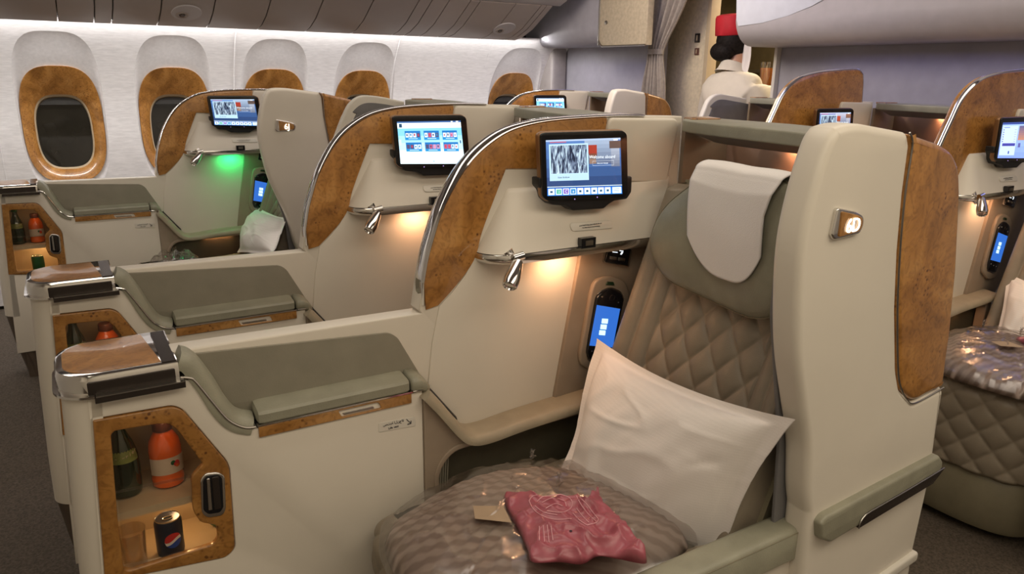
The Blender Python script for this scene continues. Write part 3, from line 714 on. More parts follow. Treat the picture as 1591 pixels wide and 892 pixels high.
def dockbar(R_, dark=(.02, .12, .55)):
    out = [(0, .855, 1, 1, (.01, .10, .50), (.02, .20, .75)), (0, .835, 1, .845, (.8, .95, 1))]
    cs = [(.75, .92, 1), (.10, .40, .30), (.18, .10, .42), (.04, .22, .5)] + [(.62, .88, 1)] * 5
    for i, c in enumerate(cs):
        u = .012 + i * .093; out.append((u, .872, u + .078, .985, (.8, .95, 1)))
        if 0 < i < 4: out.append((u + .008, .885, u + .070, .972, c))
        else: out.append((u + .022, .91, u + .055, .95, (.02, .08, .18)))
    out.append((.86, .872, .985, .985, (.75, .92, 1)))
    out += [(.875, .895 + .03 * k, .955, .903 + .03 * k, (.05, .15, .3)) for k in range(3)]
    return R_ + out
welcome = dockbar([(0, 0, 1, 1, (.07, .17, .42), (.008, .014, .06)), (0, 0, 1, .03, (.35, .45, .62)), (.5, .03, .9, .45, (.30, .38, .50), (.07, .09, .16)), (.05, .035, .26, .05, (.45, .07, .10)),
                   (.90, .02, .96, .045, (.9, .95, 1)), (.84, .05, 1, .18, (.09, .06, .05)), (.86, .18, .98, .5, (.32, .36, .44), (.12, .14, .2)),
                   (.55, .11, .665, .26, (.30, .035, .02)), (.555, .26, .665, .30, (.16, .05, .03)), (.56, .30, .65, .44, (.24, .15, .11)), (.56, .34, .65, .355, (.06, .03, .03)),
                   (.0, .0, .50, .0, (0, 0, 0)),
                   (.035, .075, .545, .73, (.42, .60, .75)), (.045, .62, .535, .72, (.40, .58, .74))])
tiles = [(0, 0, 1, 1, (.01, .42, .85), (.80, .96, 1)), (0, 0, 1, .035, (.05, .12, .3)), (0, .035, 1, .16, (.85, .95, 1)), (.025, .05, .07, .14, (.02, .06, .12)), (0, .70, 1, 1, (.80, .95, 1)), (.84, .005, .87, .025, (1, 1, 1)), (.92, .005, .96, .025, (1, 1, 1)),
         (.0, .42, .04, .56, (.55, .85, .95)), (.95, .42, 1, .56, (.45, .8, .95)), (.955, .45, .975, .52, (.03, .08, .2)), (.50, .93, .52, .95, (.05, .3, .5))]
rr = random.Random(8)
for j in range(2):
    for i in range(3):
        u, v = .10 + i * .29, .22 + j * .27
        tiles.append((u, v, u + .24, v + .215, (.01, .14, .42), (.02, .25, .55)))
        for k in range(4):
            cc = rr.choice([(.8, .9, .95), (.75, .85, .9), (.5, .08, .14), (.08, .06, .14), (.55, .25, .4), (.85, .92, 1)])
            tiles.append((u + .012 + k * .057, v + .05, u + .058 + k * .057, v + .15, cc))
            if rr.random() < .7: tiles.append((u + .022 + k * .057, v + .06 + rr.random() * .03, u + .043 + k * .057, v + .12, rr.choice([(.05, .06, .15), (.4, .05, .1), (.02, .2, .4)])))
        tiles.append((u + .05, v + .175, u + .19, v + .188, (.6, .8, 1)))
lists = [(0, 0, 1, 1, (.35, .50, .95), (.20, .30, .85)), (0, 0, 1, .06, (.03, .06, .25)), (.03, .10, .52, .92, (.50, .62, 1)), (.06, .13, .25, .15, (.1, .15, .5)),
         (.08, .58, .5, .66, (.05, .05, .30)), (.60, .58, .68, .7, (.1, .1, .3)), (.56, .10, .97, .5, (.10, .10, .22), (.45, .20, .12)), (.3, .8, .34, .88, (.02, .05, .3))]
for k in range(6): lists += [(.05, .19 + .065 * k, .08, .22 + .065 * k, (.05, .06, .3)), (.42, .20 + .065 * k, .48, .215 + .065 * k, (.3, .35, .7))]
def tablet(kind, label, off):
    g = thing('tablet', at(906, 300, Y=1.25), label, 'tablet', 'tablets docked on the seat consoles')
    body = rnd(O([(837.5, 209, .008), (845, 204.5), (967, 201, .008), (975.5, 208), (977, 300, .008), (970, 309), (938, 311), (852, 314, .008), (842, 306)], 1.25), .007)
    plate('bronze_case', [body], 1.2515, .016, mat('bronze_case', (.28, .15, .07), .35, metal=.5) if kind == 'w' else bpy.data.materials['bronze_case'], g, .004)
    body2 = rnd(O([(840, 209, .008), (846, 206), (967, 202.5, .008), (974.5, 208), (976, 300, .008), (970, 308), (938, 310), (852, 313, .008), (843, 306)], 1.247), .007)
    plate('bezel', [body2], 1.247, .006, BLACK, g, .0015)
    s = screen(dict(w=welcome, t=tiles, l=lists)[kind], g)
    if kind == 'w':
        mk('map_picture', [SM(u, v) + Vector((0, -.0007, 0)) for u, v in ((.055, .10), (.525, .10), (.525, .60), (.055, .60))], [(0, 1, 2, 3)], MAPM, s, 0, fix=False)
        xd = SM(1, .5) - SM(0, .5); yd = SM(.5, 0) - SM(.5, 1)
        text('screen_print', 'Welcome aboard', .0098, TXTW, s, SM(.735, .325) + Vector((0, -.001, 0)), xd, yd, .0001)
        text('screen_print', 'Select your language', .0036, TXTW, s, SM(.735, .435) + Vector((0, -.001, 0)), xd, yd, .0001)
        text('screen_print', 'View Airshow', .0052, TXTD, s, SM(.21, .67) + Vector((0, -.001, 0)), xd, yd, .0001)
        for (u, ch) in ((.145, 'i'), (.237, 'C'), (.33, 'e')): text('screen_print', ch, .009, TXTW, s, SM(u, .928) + Vector((0, -.0018, 0)), xd, yd, .0001)
        b = MB(); b.tube([SM(u, v) + Vector((0, -.001, 0)) for u, v in ((.60, .395), (.89, .395), (.89, .475), (.60, .475))], .0002, 4, closed=True); b.go('button_outline', TXTW, s)
    for px in ((893, 309.5), (928, 306.5)):
        q = at(px[0], px[1], Y=1.2465); MB().lathe([(.0013, 0), (.001, .0006), (0, .0007)], q, 10, (0, -1, 0)).go('touch_button', emit('violet_led', (.55, .35, .9), 1.0) if 'violet_led' not in bpy.data.materials else bpy.data.materials['violet_led'], g)
    g.location = g.location + Vector(off)
    return g
tab1 = tablet('w', 'nearest tablet with aerial picture and the words Welcome aboard', (0, 0, 0))
tab2 = tablet('t', 'bright tablet with two rows of three small pictures', OM)
tab3 = dup(tab1, OF, 'small tablet on the far console above the green light')
tab4 = dup(tab1, OM + RP, 'tablet standing before the tall flat topped burl wing')
tab5 = dup(tab2, OF + RP - OM, 'tiny blue tablet on the farthest low burl console')
tab6 = tablet('l', 'tablet with a list page cut by the right photo edge', RP)

# ================================================================== HANDSETS
def handset():
    g = thing('handset', at(938, 560, Y=1.28), 'black handset with blue lit screen in the nearest side panel well', 'remote control', 'handsets in the side panel wells')
    o = rnd(O([(933, 455, .012), (949, 447, .02), (965, 455, .012), (969, 465), (956, 530), (943, 563), (915, 559, .008), (912, 546), (927, 463)], 1.278), .006)
    plate('handset_body', [o], 1.276, .012, BLACK, g, .004)
    s = plate('handset_screen', [O([(927.5, 474), (963.5, 480), (952, 540), (916, 537)], 1.2755)], 1.2752, .001, bpy.data.materials.get('blue_screen') or emit('blue_screen', (.03, .14, .55), 1.0), g, .0002)
    for (x, y, c) in ((940.5, 499, (.25, .75, .85)), (938.5, 508, (.75, .80, .95)), (936.5, 517, (.35, .8, .75))):
        t = rnd(O([(x - 5, y - 4), (x + 4.5, y - 3.3), (x + 3.5, y + 4.2), (x - 6, y + 3.4)], 1.2748), .001)
        q = plate('tile', [t], 1.2745, .0006, bpy.data.materials.get('tile_glow') or emit('tile_glow', (.55, .85, .9), 1.3), s, .0001)
    c = at(951, 463, Y=1.2755); MB().tube([(c.x + .007 * math.cos(a), 1.2752, c.z + .007 * math.sin(a)) for a in np.linspace(0, 6.28, 21)[:-1]], .0008, 6, closed=True).go('dial', DARKM, g)
    for (x, y) in ((936, 461), (961, 470), (920, 546), (930, 549), (940, 550)):
        c = at(x, y, Y=1.2755); MB().lathe([(.0022, 0), (.0018, .0008), (0, .001)], c, 8, (0, -1, 0)).go('key', SATIN, g)
    return g
hs = handset()
dup(hs, OF, 'black handset with blue screen beside the far white pillow')
dup(hs, RP, 'black handset with blue screen at the right photo edge')

# ================================================================== SEATS
def quilt(a, b, A_=1.0):
    return (abs(math.sin(math.pi * a)) * abs(math.sin(math.pi * b))) ** .42
def build_seat():
    g = thing('aircraft_seat', (.8, 1.0, 0), 'x', 'seat', 'quilted business class seats')
    # backrest
    def back(u, v):
        z = .42 + .66 * v; yL, yR = 1.240, .775
        y = yR + (yL - yR) * u; x = .968 + (z - .45) * .37
        s = (u - .5) * 2; a = abs(s); puff = 0
        if a < .62: puff = .012 * quilt(u * 6.2 + v * 7.2, u * 6.2 - v * 7.2 + 40) + .004
        elif a < .97:
            t = (a - .62) / .35; puff = .004 + .013 * (abs(math.sin(math.pi * t * 2))) ** .5 + .035 * t
        else: puff = .036 - .09 * (a - .97) / .03
        if v > .985: puff -= (v - .985) / .015 * .03
        return (x - puff, y, z)
    b = MB(); b.grid(back, 170, 190); o = b.go('backrest', LEATHQ, g, smooth=180)
    b = MB(); b.rings([[(x, y, z) for x, y in ((.985 + (z - .45) * .37, 1.240), (.985 + (z - .45) * .37, .768), (1.10 + (z - .45) * .30, .778), (1.10 + (z - .45) * .30, 1.236))] for z in (.40, 1.085)])
    b.go('back_cushion_core', LEATHS, g)
    # headrest
    ol = [(1.08, y, z) for y, z in rnd([(1.175, .960, .08), (1.150, 1.045, .08), (1.055, 1.128, .06), (.93, 1.146, .05), (.822, 1.140, .03), (.800, 1.07, .06), (.802, .975, .05), (.83, .892, .06), (.90, .868, .06), (1.01, .874, .06), (1.13, .892, .06)], .03, 6)]
    cy, cz = .985, 1.005
    def hring(s, dx, lift=0):
        out = []
        for x, y, z in ol:
            wing = ((y - cy) / .185) ** 2
            out.append((x + dx - .030 * wing * min(1, s * 1.2), cy + (y - cy) * s, cz + (z - cz) * s))
        return out
    b = MB(); b.rings([hring(.93, .075), hring(.985, .068), hring(1.0, .05), hring(1.0, .022), hring(.985, .008), hring(.95, .0), hring(.88, -.005), hring(.7, -.010), hring(.45, -.013), hring(.2, -.014), hring(.03, -.014)])
    b.go('headrest', LEATH, g, smooth=60)
    b = MB(); b.tube(hring(.986, .0065), .0013, 6, closed=True); b.go('headrest_piping', LEATHS, g)
    # upper side bolster beside the headrest (between headrest and shell)
    b = MB(); bo = spline([(1.10, .80, 1.11), (1.075, .782, 1.06), (1.065, .778, .98), (1.05, .784, .90)], 6)
    b.tube(bo, [.012] + [.028] * (len(bo) - 2) + [.015], 12, ry=None); b.go('side_bolster', LEATH, g, smooth=80)
    # cushion with quilted front
    path = spline([(.56, 1.238), (.46, 1.232), (.427, 1.19), (.418, 1.05), (.425, .93), (.455, .845), (.52, .80), (.65, .785), (.97, .78)], 10)
    L = [0]
    for p, q in zip(path, path[1:]): L.append(L[-1] + math.dist(p, q))
    def pp(s):
        s *= L[-1]; i = max(0, min(len(path) - 2, next((k for k in range(len(L) - 1) if L[k + 1] >= s), len(L) - 2)))
        t = (s - L[i]) / (L[i + 1] - L[i]); a, c = path[i], path[i + 1]; dx, dy = c[0] - a[0], c[1] - a[1]; l = math.hypot(dx, dy)
        return a[0] + dx * t, a[1] + dy * t, dy / l, -dx / l
    def front(u, v):
        x, y, nx, ny = pp(u); z = .195 + .285 * v
        h = .010 * quilt(u * L[-1] / .088 + v * 3.1, u * L[-1] / .088 - v * 3.1 + 40)
        if v > .82: h -= .045 * ((v - .82) / .18) ** 2
        if v < .05: h -= .02 * (1 - v / .05)
        return (x + nx * h, y + ny * h, z)
    b = MB(); b.grid(front, 230, 70); b.go('quilted_front', LEATHQ, g, smooth=180)
    def plan(k, z): 
        return [(.72 + (x - .72) * k, 1.02 + (y - 1.02) * k, z) for x, y in path[::2]] + [(.97, 1.236, z)]
    MB().rings([plan(.90, .38), plan(.93, .435), plan(.91, .455), plan(.86, .466), plan(.6, .472), plan(.2, .473), plan(.02, .473)]).go('cushion', LEATH, g, smooth=50)
    def inner(k, z): return [(.72 + (x - .72) * k, 1.02 + (y - 1.02) * k, z) for x, y in path[::3]] + [(.97, 1.236, z)]
    MB().rings([inner(.955, .03), inner(.985, .05), inner(.985, .185), inner(.95, .20)]).go('seat_base', LEATHS, g, smooth=50)
    # near armrest and side below it
    sec = [(.708, .478), (.706, .532), (.712, .5395), (.722, .5415), (.752, .5415), (.760, .5385), (.764, .532), (.764, .478)]
    rings = []
    for x, s in ((.36, .6), (.365, .9), (.38, 1), (1.082, 1), (1.094, .95), (1.098, .8)):
        rings.append([(x, .736 + (y - .736) * s, .51 + (z - .51) * s) for y, z in sec])
    ar = MB().rings(rings).go('armrest', LEATH, g, smooth=50)
    MB().tube([(.37, .7065, .5335), (1.06, .7065, .5335)], .0009, 6).go('seam', LEATHS, ar)
    plate('side_cover', [rnd([(.40, .06), (1.050, .06), (1.066, .477), (.38, .477)], .01)], .718, .03, WHITE, g, .006)
    return g
seat = build_seat(); seat['label'] = 'nearest quilted seat with white headrest cover and sage armrest'
seatF = dup(seat, OF, 'far seat beneath the crumpled white pillow beside the green lit wall')
seatN7 = dup(seat, RP, 'quilted seat front at right carrying a wrapped blanket and pink pouch')

def cover():
    cy, cz = .985, 1.005
    lowp = spline([(0, 1.0), (.07, .974), (.25, .957), (.45, .946), (.62, .940), (.78, .947), (.93, .975), (1, 1.02)], 8)
    def fn(u, v):
        lower = .940 + .062 * abs(2 * (u - .56)) ** 2.8 * (.8 if u < .56 else 1.5); hump = 1.151
        ya = 1.051 + .002 * v; yb = .857 - .030 * max(0, (v - .45) / .55)
        y = ya + (yb - ya) * u
        wing = ((y - cy) / .185) ** 2
        if v < .80:
            t = v / .80; z = lower + (hump - .012 - lower) * t; x = 1.056 - .03 * wing - .004 * math.sin(t * 3) + (.010 * max(0, t - .85) / .15)
        else:
            a = (v - .80) / .20 * math.pi * .8; z = hump - .012 + .016 * math.sin(min(a, 1.57)) - (.05 * max(0, a - 1.57)); x = 1.066 + .045 * (1 - math.cos(a)) / 1.2 - .03 * wing
        return (x - .004, y, z + .002 * nz(u * 3, v * 3, 5))
    o = MB().grid(fn, 40, 60).go('headrest_cover', LINEN, smooth=80); s = o.modifiers.new('s', 'SOLIDIFY'); s.thickness = .0025; s.offset = -1
    return tag(o, 'white cloth cover draped over the nearest headrest', 'headrest cover')
hc = cover()

# ---- pillows
def pillow(name, A_, B_, C_, D_, thick, label, seed=0, pull=(.035, .035, .035, .035)):
    A_, B_, C_, D_ = [Vector(p) for p in (A_, B_, C_, D_)]
    n = (B_ - A_).cross(D_ - A_).normalized()
    if n.x > 0: n = -n
    N = 72
    def fn(side):
        def f(u, v):
            pt, pr, pb, pl_ = pull; bu = 4 * u * (1 - u); bv_ = 4 * v * (1 - v)
            vv = v + pt * bu * max(0, 1 - 2 * v) - pb * bu * max(0, 2 * v - 1)
            uu = u + pl_ * bv_ * max(0, 1 - 2 * u) - pr * bv_ * max(0, 2 * u - 1)
            p = A_ * (1 - uu) * (1 - vv) + B_ * uu * (1 - vv) + C_ * uu * vv + D_ * (1 - uu) * vv
            fu, fv = max(0, min(1, (u - .055) / .89)), max(0, min(1, (v - .055) / .89))
            e = (1 - abs(2 * fu - 1) ** 3.0) * (1 - abs(2 * fv - 1) ** 3.0)
            h = thick * e ** .6 * (1 if side > 0 else .6) + .0008
            cr = min(u, 1 - u) + min(v, 1 - v)
            wr = .014 * nz(u * 2.6 + seed, v * 2.6, 1) + .0035 * max(0, 1 - abs(nz(u * 2.6 + v * 1.5 + seed, v * 4 - u, 4)) * 5) ** 2 * (.3 + cr) + .005 * nz(u * 9 + v * 5, v * 3 - u * 5 + seed, 2) + .006 * math.sin((u - v) * 22 + 3 * nz(u * 2, v * 2, seed)) * max(0, .35 - cr)
            d = math.hypot(u - .86, v - .42); wr += -.005 * math.exp(-((u - .86 + (v - .42) * .6) / .02) ** 2 - ((v - .42) / .07) ** 2)
            p = p + n * (side * h + wr * (e ** .3 if side > 0 and e > 0 else .4) + .012 * nz(u * 2.2, v * 2.2, seed + 7) * (1 - e))
            return tuple(p)
        return f
    b = MB(); b.grid(fn(1), N, N); b.grid(fn(-1), N, N)
    me = bpy.data.meshes.new(name); me.from_pydata(b.v, [], b.f); bm = bmesh.new(); bm.from_mesh(me); bmesh.ops.remove_doubles(bm, verts=bm.verts, dist=1e-4); bmesh.ops.recalc_face_normals(bm, faces=bm.faces); bm.to_mesh(me); bm.free()
    return tag(link(name, me, PILLOW, None, 180), label, 'pillow')
def stripes(name, col, sc):
    mt, nt, b = newmat(name); tc = nd(nt, 'ShaderNodeTexCoord'); wv = nd(nt, 'ShaderNodeTexWave', i_Scale=sc, i_Distortion=.4); wv.bands_direction = 'Z'
    nt.links.new(tc.outputs['Object'], wv.inputs['Vector'])
    nt.links.new(ramp(nt, wv.outputs['Fac'], [(.3, tuple(c * .975 for c in col)), (.7, col)]), b.inputs['Base Color'])
    b.inputs['Roughness'].default_value = .8; b.inputs['Sheen Weight'].default_value = .2
    n2 = nd(nt, 'ShaderNodeTexNoise', i_Scale=420.0); bp = nd(nt, 'ShaderNodeBump', i_Strength=.25, i_Distance=.001); nt.links.new(tc.outputs['Object'], n2.inputs['Vector']); nt.links.new(n2.outputs['Fac'], bp.inputs['Height']); nt.links.new(bp.outputs[0], b.inputs['Normal'])
    return mt
PILLOW = stripes('satin_stripe_pillowcase', (.84, .79, .76), 55)
p1 = pillow('pillow', at(928, 526, X=1.00), at(1236, 652, X=.955), at(1115, 884, Y=.80), at(866, 752, X=.83), .066, 'large white striped pillow leaning on the nearest seat back', 0, (.075, .045, -.10, .01))
fo = OF
def atF(x, y, X): return at(x, y, X=X - .0 + OF.x)
p2 = pillow('pillow', at(397, 318, X=.80), at(448, 340, X=.80), at(425, 394, X=.66), at(368, 392, X=.66), .05, 'small crumpled white pillow on the far seat', 3, (.06, .02, .0, .03))
p3 = pillow('pillow', at(1566, 425, X=2.78), at(1700, 470, X=2.74), at(1660, 640, X=2.55), at(1538, 545, X=2.60), .06, 'white pillow cut by the right photo edge', 6)

# ---- blankets in film
def blob(ol, z0, h, fn, rings_=26, n=150, e=2.6):
    P = spline([(x, y) for x, y in ol], 12, closed=True); P = [P[int(i * len(P) / n)] for i in range(n)]
    cx, cy = sum(p[0] for p in P) / n, sum(p[1] for p in P) / n
    v = []; f = []
    for j in range(rings_ + 1):
        s = 1 - j / rings_ if j < rings_ else .004
        for (x, y) in P:
            X, Y_ = cx + (x - cx) * s, cy + (y - cy) * s; v.append((X, Y_, z0 + h * max(0, 1 - s ** e) ** .5 + (fn(X, Y_, s) if j else 0)))
    f = [(j * n + k, j * n + (k + 1) % n, (j + 1) * n + (k + 1) % n, (j + 1) * n + k) for j in range(rings_) for k in range(n)]
    f.append(tuple((rings_) * n + k for k in range(n))); f.append(tuple(range(n))[::-1])
    return v, f
mt, nt, b_ = newmat('brown_striped_blanket'); tc = nd(nt, 'ShaderNodeTexCoord'); mp = nd(nt, 'ShaderNodeMapping'); mp.inputs['Rotation'].default_value = (0, 0, R(28)); nt.links.new(tc.outputs['Object'], mp.inputs[0])
wv = nd(nt, 'ShaderNodeTexWave', i_Scale=13.0, i_Distortion=.5, i_Detail=.5); wv.bands_direction = 'Y'; wv.inputs['Detail Scale'].default_value = .4; nt.links.new(mp.outputs[0], wv.inputs['Vector'])
nt.links.new(ramp(nt, wv.outputs['Fac'], [(.25, (.20, .145, .118)), (.75, (.29, .225, .190))]), b_.inputs['Base Color']); b_.inputs['Roughness'].default_value = .85
BLK = mt
def blanket(label, label2=None):
    ol = [(.40, .86), (.388, 1.02), (.415, 1.14), (.50, 1.195), (.64, 1.215), (.77, 1.205), (.87, 1.14), (.93, .96), (.90, .815), (.60, .79), (.46, .79)]
    ol2 = [((x - .61) * .95 + .61, (y - 1) * .95 + 1) for x, y in ol]
    g = thing('blanket', (.61, 1.0, .47), label, 'blanket', 'film wrapped brown blankets')
    def f1(x, y, s): return .010 * nz(x * 7, y * 7) + .0026 * math.sin((y * .88 - x * .47) * 2 * math.pi / .0241)
    v, f = blob(ol2, .472, .078, f1); mk('folded_blanket', v, f, BLK, g, 180)
    def f2(x, y, s):
        a = noise.noise(Vector((x * 12, y * 12, 3))); r = 1 - abs(noise.noise(Vector((x * 17, y * 17, 9)))) * 2
        return .010 * nz(x * 7, y * 7) + .008 + .007 * a + .006 * max(0, r) ** 4 + (.006 * math.sin(60 * (x + y)) * (1 - abs(1 - 2 * s)) if s > .9 else 0)
    v, f = blob(ol, .474, .080, f2, 60, 260); mk('plastic_film', v, f, FILM, g, 180)
    return g
bl1 = blanket('brown striped blanket in clear film on the nearest seat')
b = MB(); tb = MB()
e0 = [at(px, py, Z=.565) for px, py in ((735, 786), (782, 786), (795, 812), (738, 806))]
mk('paper_label', e0, [(0, 1, 2, 3)], mat('tan_paper', (.36, .26, .17), .6), bl1)
for (px, py, h) in ((827, 712, .02), (868, 755, .03)):     # twisted film tails
    q = at(px, py, Z=.545); tl = MB(); tl.grid(lambda u, v: (q.x + .012 * (u - .5) * (1 - v * .5) + .006 * nz(u * 5, v * 4, px), q.y + .01 * nz(u * 4, v * 5, 2), q.z + h * v + .006 * nz(u * 7, v * 7, 4)), 12, 10); tl.go('film_tail', FILM, bl1, 180)
bl7 = dup(bl1, RP + Vector((0, 0, .0)), 'film wrapped blanket on the seat at the right photo edge')
def crumple(x, y, s):
    return .03 * abs(noise.noise(Vector((x * 22, y * 22, 3)))) + .012 * noise.noise(Vector((x * 60, y * 60, 1)))
cc = at(272, 404, Y=1.10 + OF.y)
v, f = blob([(cc.x - .10, cc.y - .05), (cc.x - .09, cc.y + .07), (cc.x + .01, cc.y + .10), (cc.x + .10, cc.y + .06), (cc.x + .09, cc.y - .06), (cc.x, cc.y - .09)], .472, .05, crumple, 30, 90)
tag(mk('plastic_bag', v, f, FILM, None, 180), 'crumpled clear plastic bag on the far seat by the side pocket', 'plastic bag')

# ---- pink pouches
PINK = mat('pink_film', (.33, .078, .105), .34, var=.08, scale=25, bump=.35, bscale=60, spec=.6); PINKL = mat('pale_pink_print', (.62, .30, .34), .4)
def pouch():
    ol = [(p.x, p.y) for p in [at(x, y, Z=.58) for x, y in ((783, 756), (806, 756), (850, 766), (905, 768), (922, 764), (930, 752), (940, 770), (962, 792), (985, 825), (1006, 858), (960, 852), (930, 848), (905, 860), (870, 857), (828, 857), (820, 838), (806, 808), (790, 782))]]
    def f(x, y, s):
        t = (x - .55) / .2; r = 1 - abs(noise.noise(Vector((x * 18, y * 18, 2)))) * 2
        k = .5 + max(0, t) * .8
        r2 = 1 - abs(noise.noise(Vector((x * 34 + y * 12, y * 22, 5)))) * 2
        return .008 * nz(x * 14, y * 14, 8) + k * .010 * max(0, r) ** 3 + k * .006 * max(0, r2) ** 3 + .005 * noise.noise(Vector((x * 45, y * 30, 1))) * k
    v, fc = blob(ol, .560, .020, f, 40, 200)
    g = thing('amenity_pouch', (sum(p[0] for p in ol) / len(ol), sum(p[1] for p in ol) / len(ol), .56), 'crumpled pink pouch with pale line drawing on the nearest blanket', 'pouch', 'pink amenity pouches')
    mk('pouch_body', v, fc, PINK, g, 180)
    bv = bvhtree.BVHTree.FromPolygons(v, fc)
    def drape(pts, r=.0011):
        out = []
        for x, y in pts:
            q = at(x, y, Z=.583); d = Vector(ray(x, y)).normalized(); h = bv.ray_cast(q - d * .2, d)
            if h[0]: out.append(h[0] - d * .0006)
        return out
    b = MB()
    arcs = [[(822, 778), (828, 771), (842, 768), (851, 767)], [(822, 778), (828, 790), (840, 800), (862, 807), (888, 806)], [(834, 780), (845, 771), (868, 768), (886, 775), (888, 788), (874, 796), (850, 794)], [(842, 781), (858, 774), (876, 778), (880, 787)], [(848, 790), (862, 783), (874, 786)], [(831, 786), (845, 796), (866, 800)],
            [(895, 770), (904, 786), (915, 800), (926, 810)], [(900, 772), (912, 784), (921, 796), (929, 806)], [(896, 790), (905, 802), (915, 812)], [(890, 797), (900, 808), (912, 816)], [(912, 816), (926, 812), (930, 806)],
            [(838, 818), (838, 840)], [(844, 816), (846, 842)], [(850, 815), (853, 843)], [(856, 817), (859, 840)]]
    for a in arcs:
        d_ = drape(spline(a, 8))
        if len(d_) > 2: b.tube(d_, .0010, 5)
    b.go('line_drawing', PINKL, g)
    q = drape([(887, 825)])
    if q: MB().lathe([(.0025, 0), (.002, .0006), (0, .0008)], q[0], 10).go('hole', TXTD, g)
    return g
po1 = pouch(); dup(po1, RP + Vector((.03, -.03, .0)), 'small pink pouch on the wrapped blanket at the right edge')

# ================================================================== AISLE SHELLS
PL = (.605, .08)
def build_shell():
    g = thing('seat_shell', (1.2, .72, 0), 'x', 'seat shell', 'curved white and burl seat shells')
    left = spline(O([(1304, 199), (1290, 222), (1268, 290), (1248, 380), (1241, 470), (1241, 560), (1250, 640), (1257, 700), (1256, 770), (1258, 800)], pl=PL), 5)
    w_ = O([(1322, 193, .015), (1345, 193), (1413, 206), (1416, 226), (1406, 300), (1398, 390), (1394, 480), (1395, 575, .01), (1400, 606, .01), (1420, 626, .01), (1466, 602), (1452, 705)], pl=PL)
    lo = [(1.50, .03), (1.06, .03)]
    plate('white_panel', [rnd(left[::-1][::-1] + [] and [] or (w_[:1] + w_[1:]) + O([(1448, 735), (1419, 862)], pl=PL) + lo + left[::-1], .004)], 0, .055, WHITE, g, .014, pl=PL, res=4)
    bw = O([(1416, 208), (1462, 224), (1482, 236, .02), (1492, 262, .02), (1493, 300), (1487, 420), (1477, 520), (1466, 600), (1420, 625, .02), (1400, 608), (1396, 575, .01), (1395, 480), (1399, 390), (1407, 300), (1417, 226)], pl=PL)
    plate('burl_panel', [rnd(bw, .005)], 0, .075, BURL, g, .012, pl=(PL[0] - .001, PL[1]), res=4)
    sm = spline(O([(1413, 206), (1417, 226), (1406, 300), (1398, 390), (1394, 480), (1395, 575), (1400, 604), (1409, 621), (1422, 626), (1466, 602)], pl=PL), 6)
    MB().tube([(x, PL[0] + PL[1] * x - .0006, z) for x, z in sm], .0016, 6).go('metal_bead', SATIN, g)
    # returns behind: grey lining and rear wall
    bp_ = [(x, z) for x, z in rnd([(1.02, 1.235), (1.34, 1.19), (1.36, 1.05), (1.42, .70), (1.44, .06), (1.05, .06), (1.0, .7), (.935, .95), (.93, 1.1)], .02)]
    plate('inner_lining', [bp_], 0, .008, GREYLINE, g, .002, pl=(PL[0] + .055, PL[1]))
    # number sign
    y_ = lambda x, o_=0: PL[0] + PL[1] * x + o_
    so = rnd(O([(1296, 322, .005), (1325, 328, .004), (1337, 335, .008), (1336, 350, .008), (1330, 362, .004), (1290, 372, .006), (1287, 364)], pl=PL), .003)
    si = rnd(O([(1301, 327, .003), (1326, 333), (1333, 338, .005), (1332, 350, .005), (1327, 358), (1296, 367, .003)], pl=PL), .002)
    sf = plate('sign_frame', [so], -.0, .010, CHROME, g, .003, pl=(PL[0] - .007, PL[1]))
    plate('sign_inlay', [si], 0, .006, BURLD, sf, .001, pl=(PL[0] - .0095, PL[1]))
    # hip bumper
    bo = rnd(O([(1264, 808, .006), (1272, 797, .006), (1449, 704), (1454, 712), (1453, 722), (1437, 744), (1279, 837, .006), (1265, 832, .006)], pl=PL), .002)
    bu = plate('bumper', [bo], 0, .03, LEATH, g, .006, pl=(PL[0] - .016, PL[1]))
    di = rnd(O([(1321, 814), (1324, 802, .006), (1335, 790, .006), (1454, 722), (1437, 746)], pl=PL), .001)
    plate('dark_grip', [di], 0, .012, DARKM, bu, .002, pl=(PL[0] - .018, PL[1]))
    c_ = spline(O([(1320.5, 814), (1323, 804), (1329, 795), (1340, 787), (1400, 753), (1454, 721)], pl=PL), 5)
    MB().tube([(x, y_(x, -.0185), z) for x, z in c_], .0012, 6).go('metal_bead', SATIN, bu)
    # foot trim
    ft = O([(1419, 857), (1418, 868), (1384, 893), (1365, 893)], pl=PL); ft = [(ft[0][0], ft[0][1]), (ft[1][0] + .004, ft[1][1] - .004), (1.06, .20), (1.06, .225)]
    b = MB(); z0 = at(1418, 862, pl=PL).z; x1 = at(1418, 862, pl=PL).x
    plate('foot_trim', [rnd([(1.06, z0 - .012), (x1 + .006, z0 - .012, .01), (x1 + .006, z0 + .012, .01), (1.06, z0 + .012)], .003)], 0, .02, WHITE2, g, .005, pl=(PL[0] - .010, PL[1]))
    return g
shell = build_shell(); shell['label'] = 'nearest white seat shell with burl rear and glowing 6D plate'
shF = dup(shell, OF, 'far white seat shell with glowing 6J plate beside the green light')
shF7 = dup(shell, OF + RP, 'small white and burl shell top before the curtain')
def sign(par, s, off):
    f = [k for k in kids(par) if k.name.startswith('sign_frame')][0]
    x0 = at(1316, 347, pl=PL).x; z0 = at(1316, 348, pl=PL).z
    text('seat_number', s, .031, GLOWN, f, Vector((x0, PL[0] + PL[1] * x0 - .0115, z0 - .001)) + off, (1, PL[1], 0), (0, 0, 1), .0008)
sign(shell, '6D', Vector((0, 0, 0))); sign(shF, '6J', OF); 

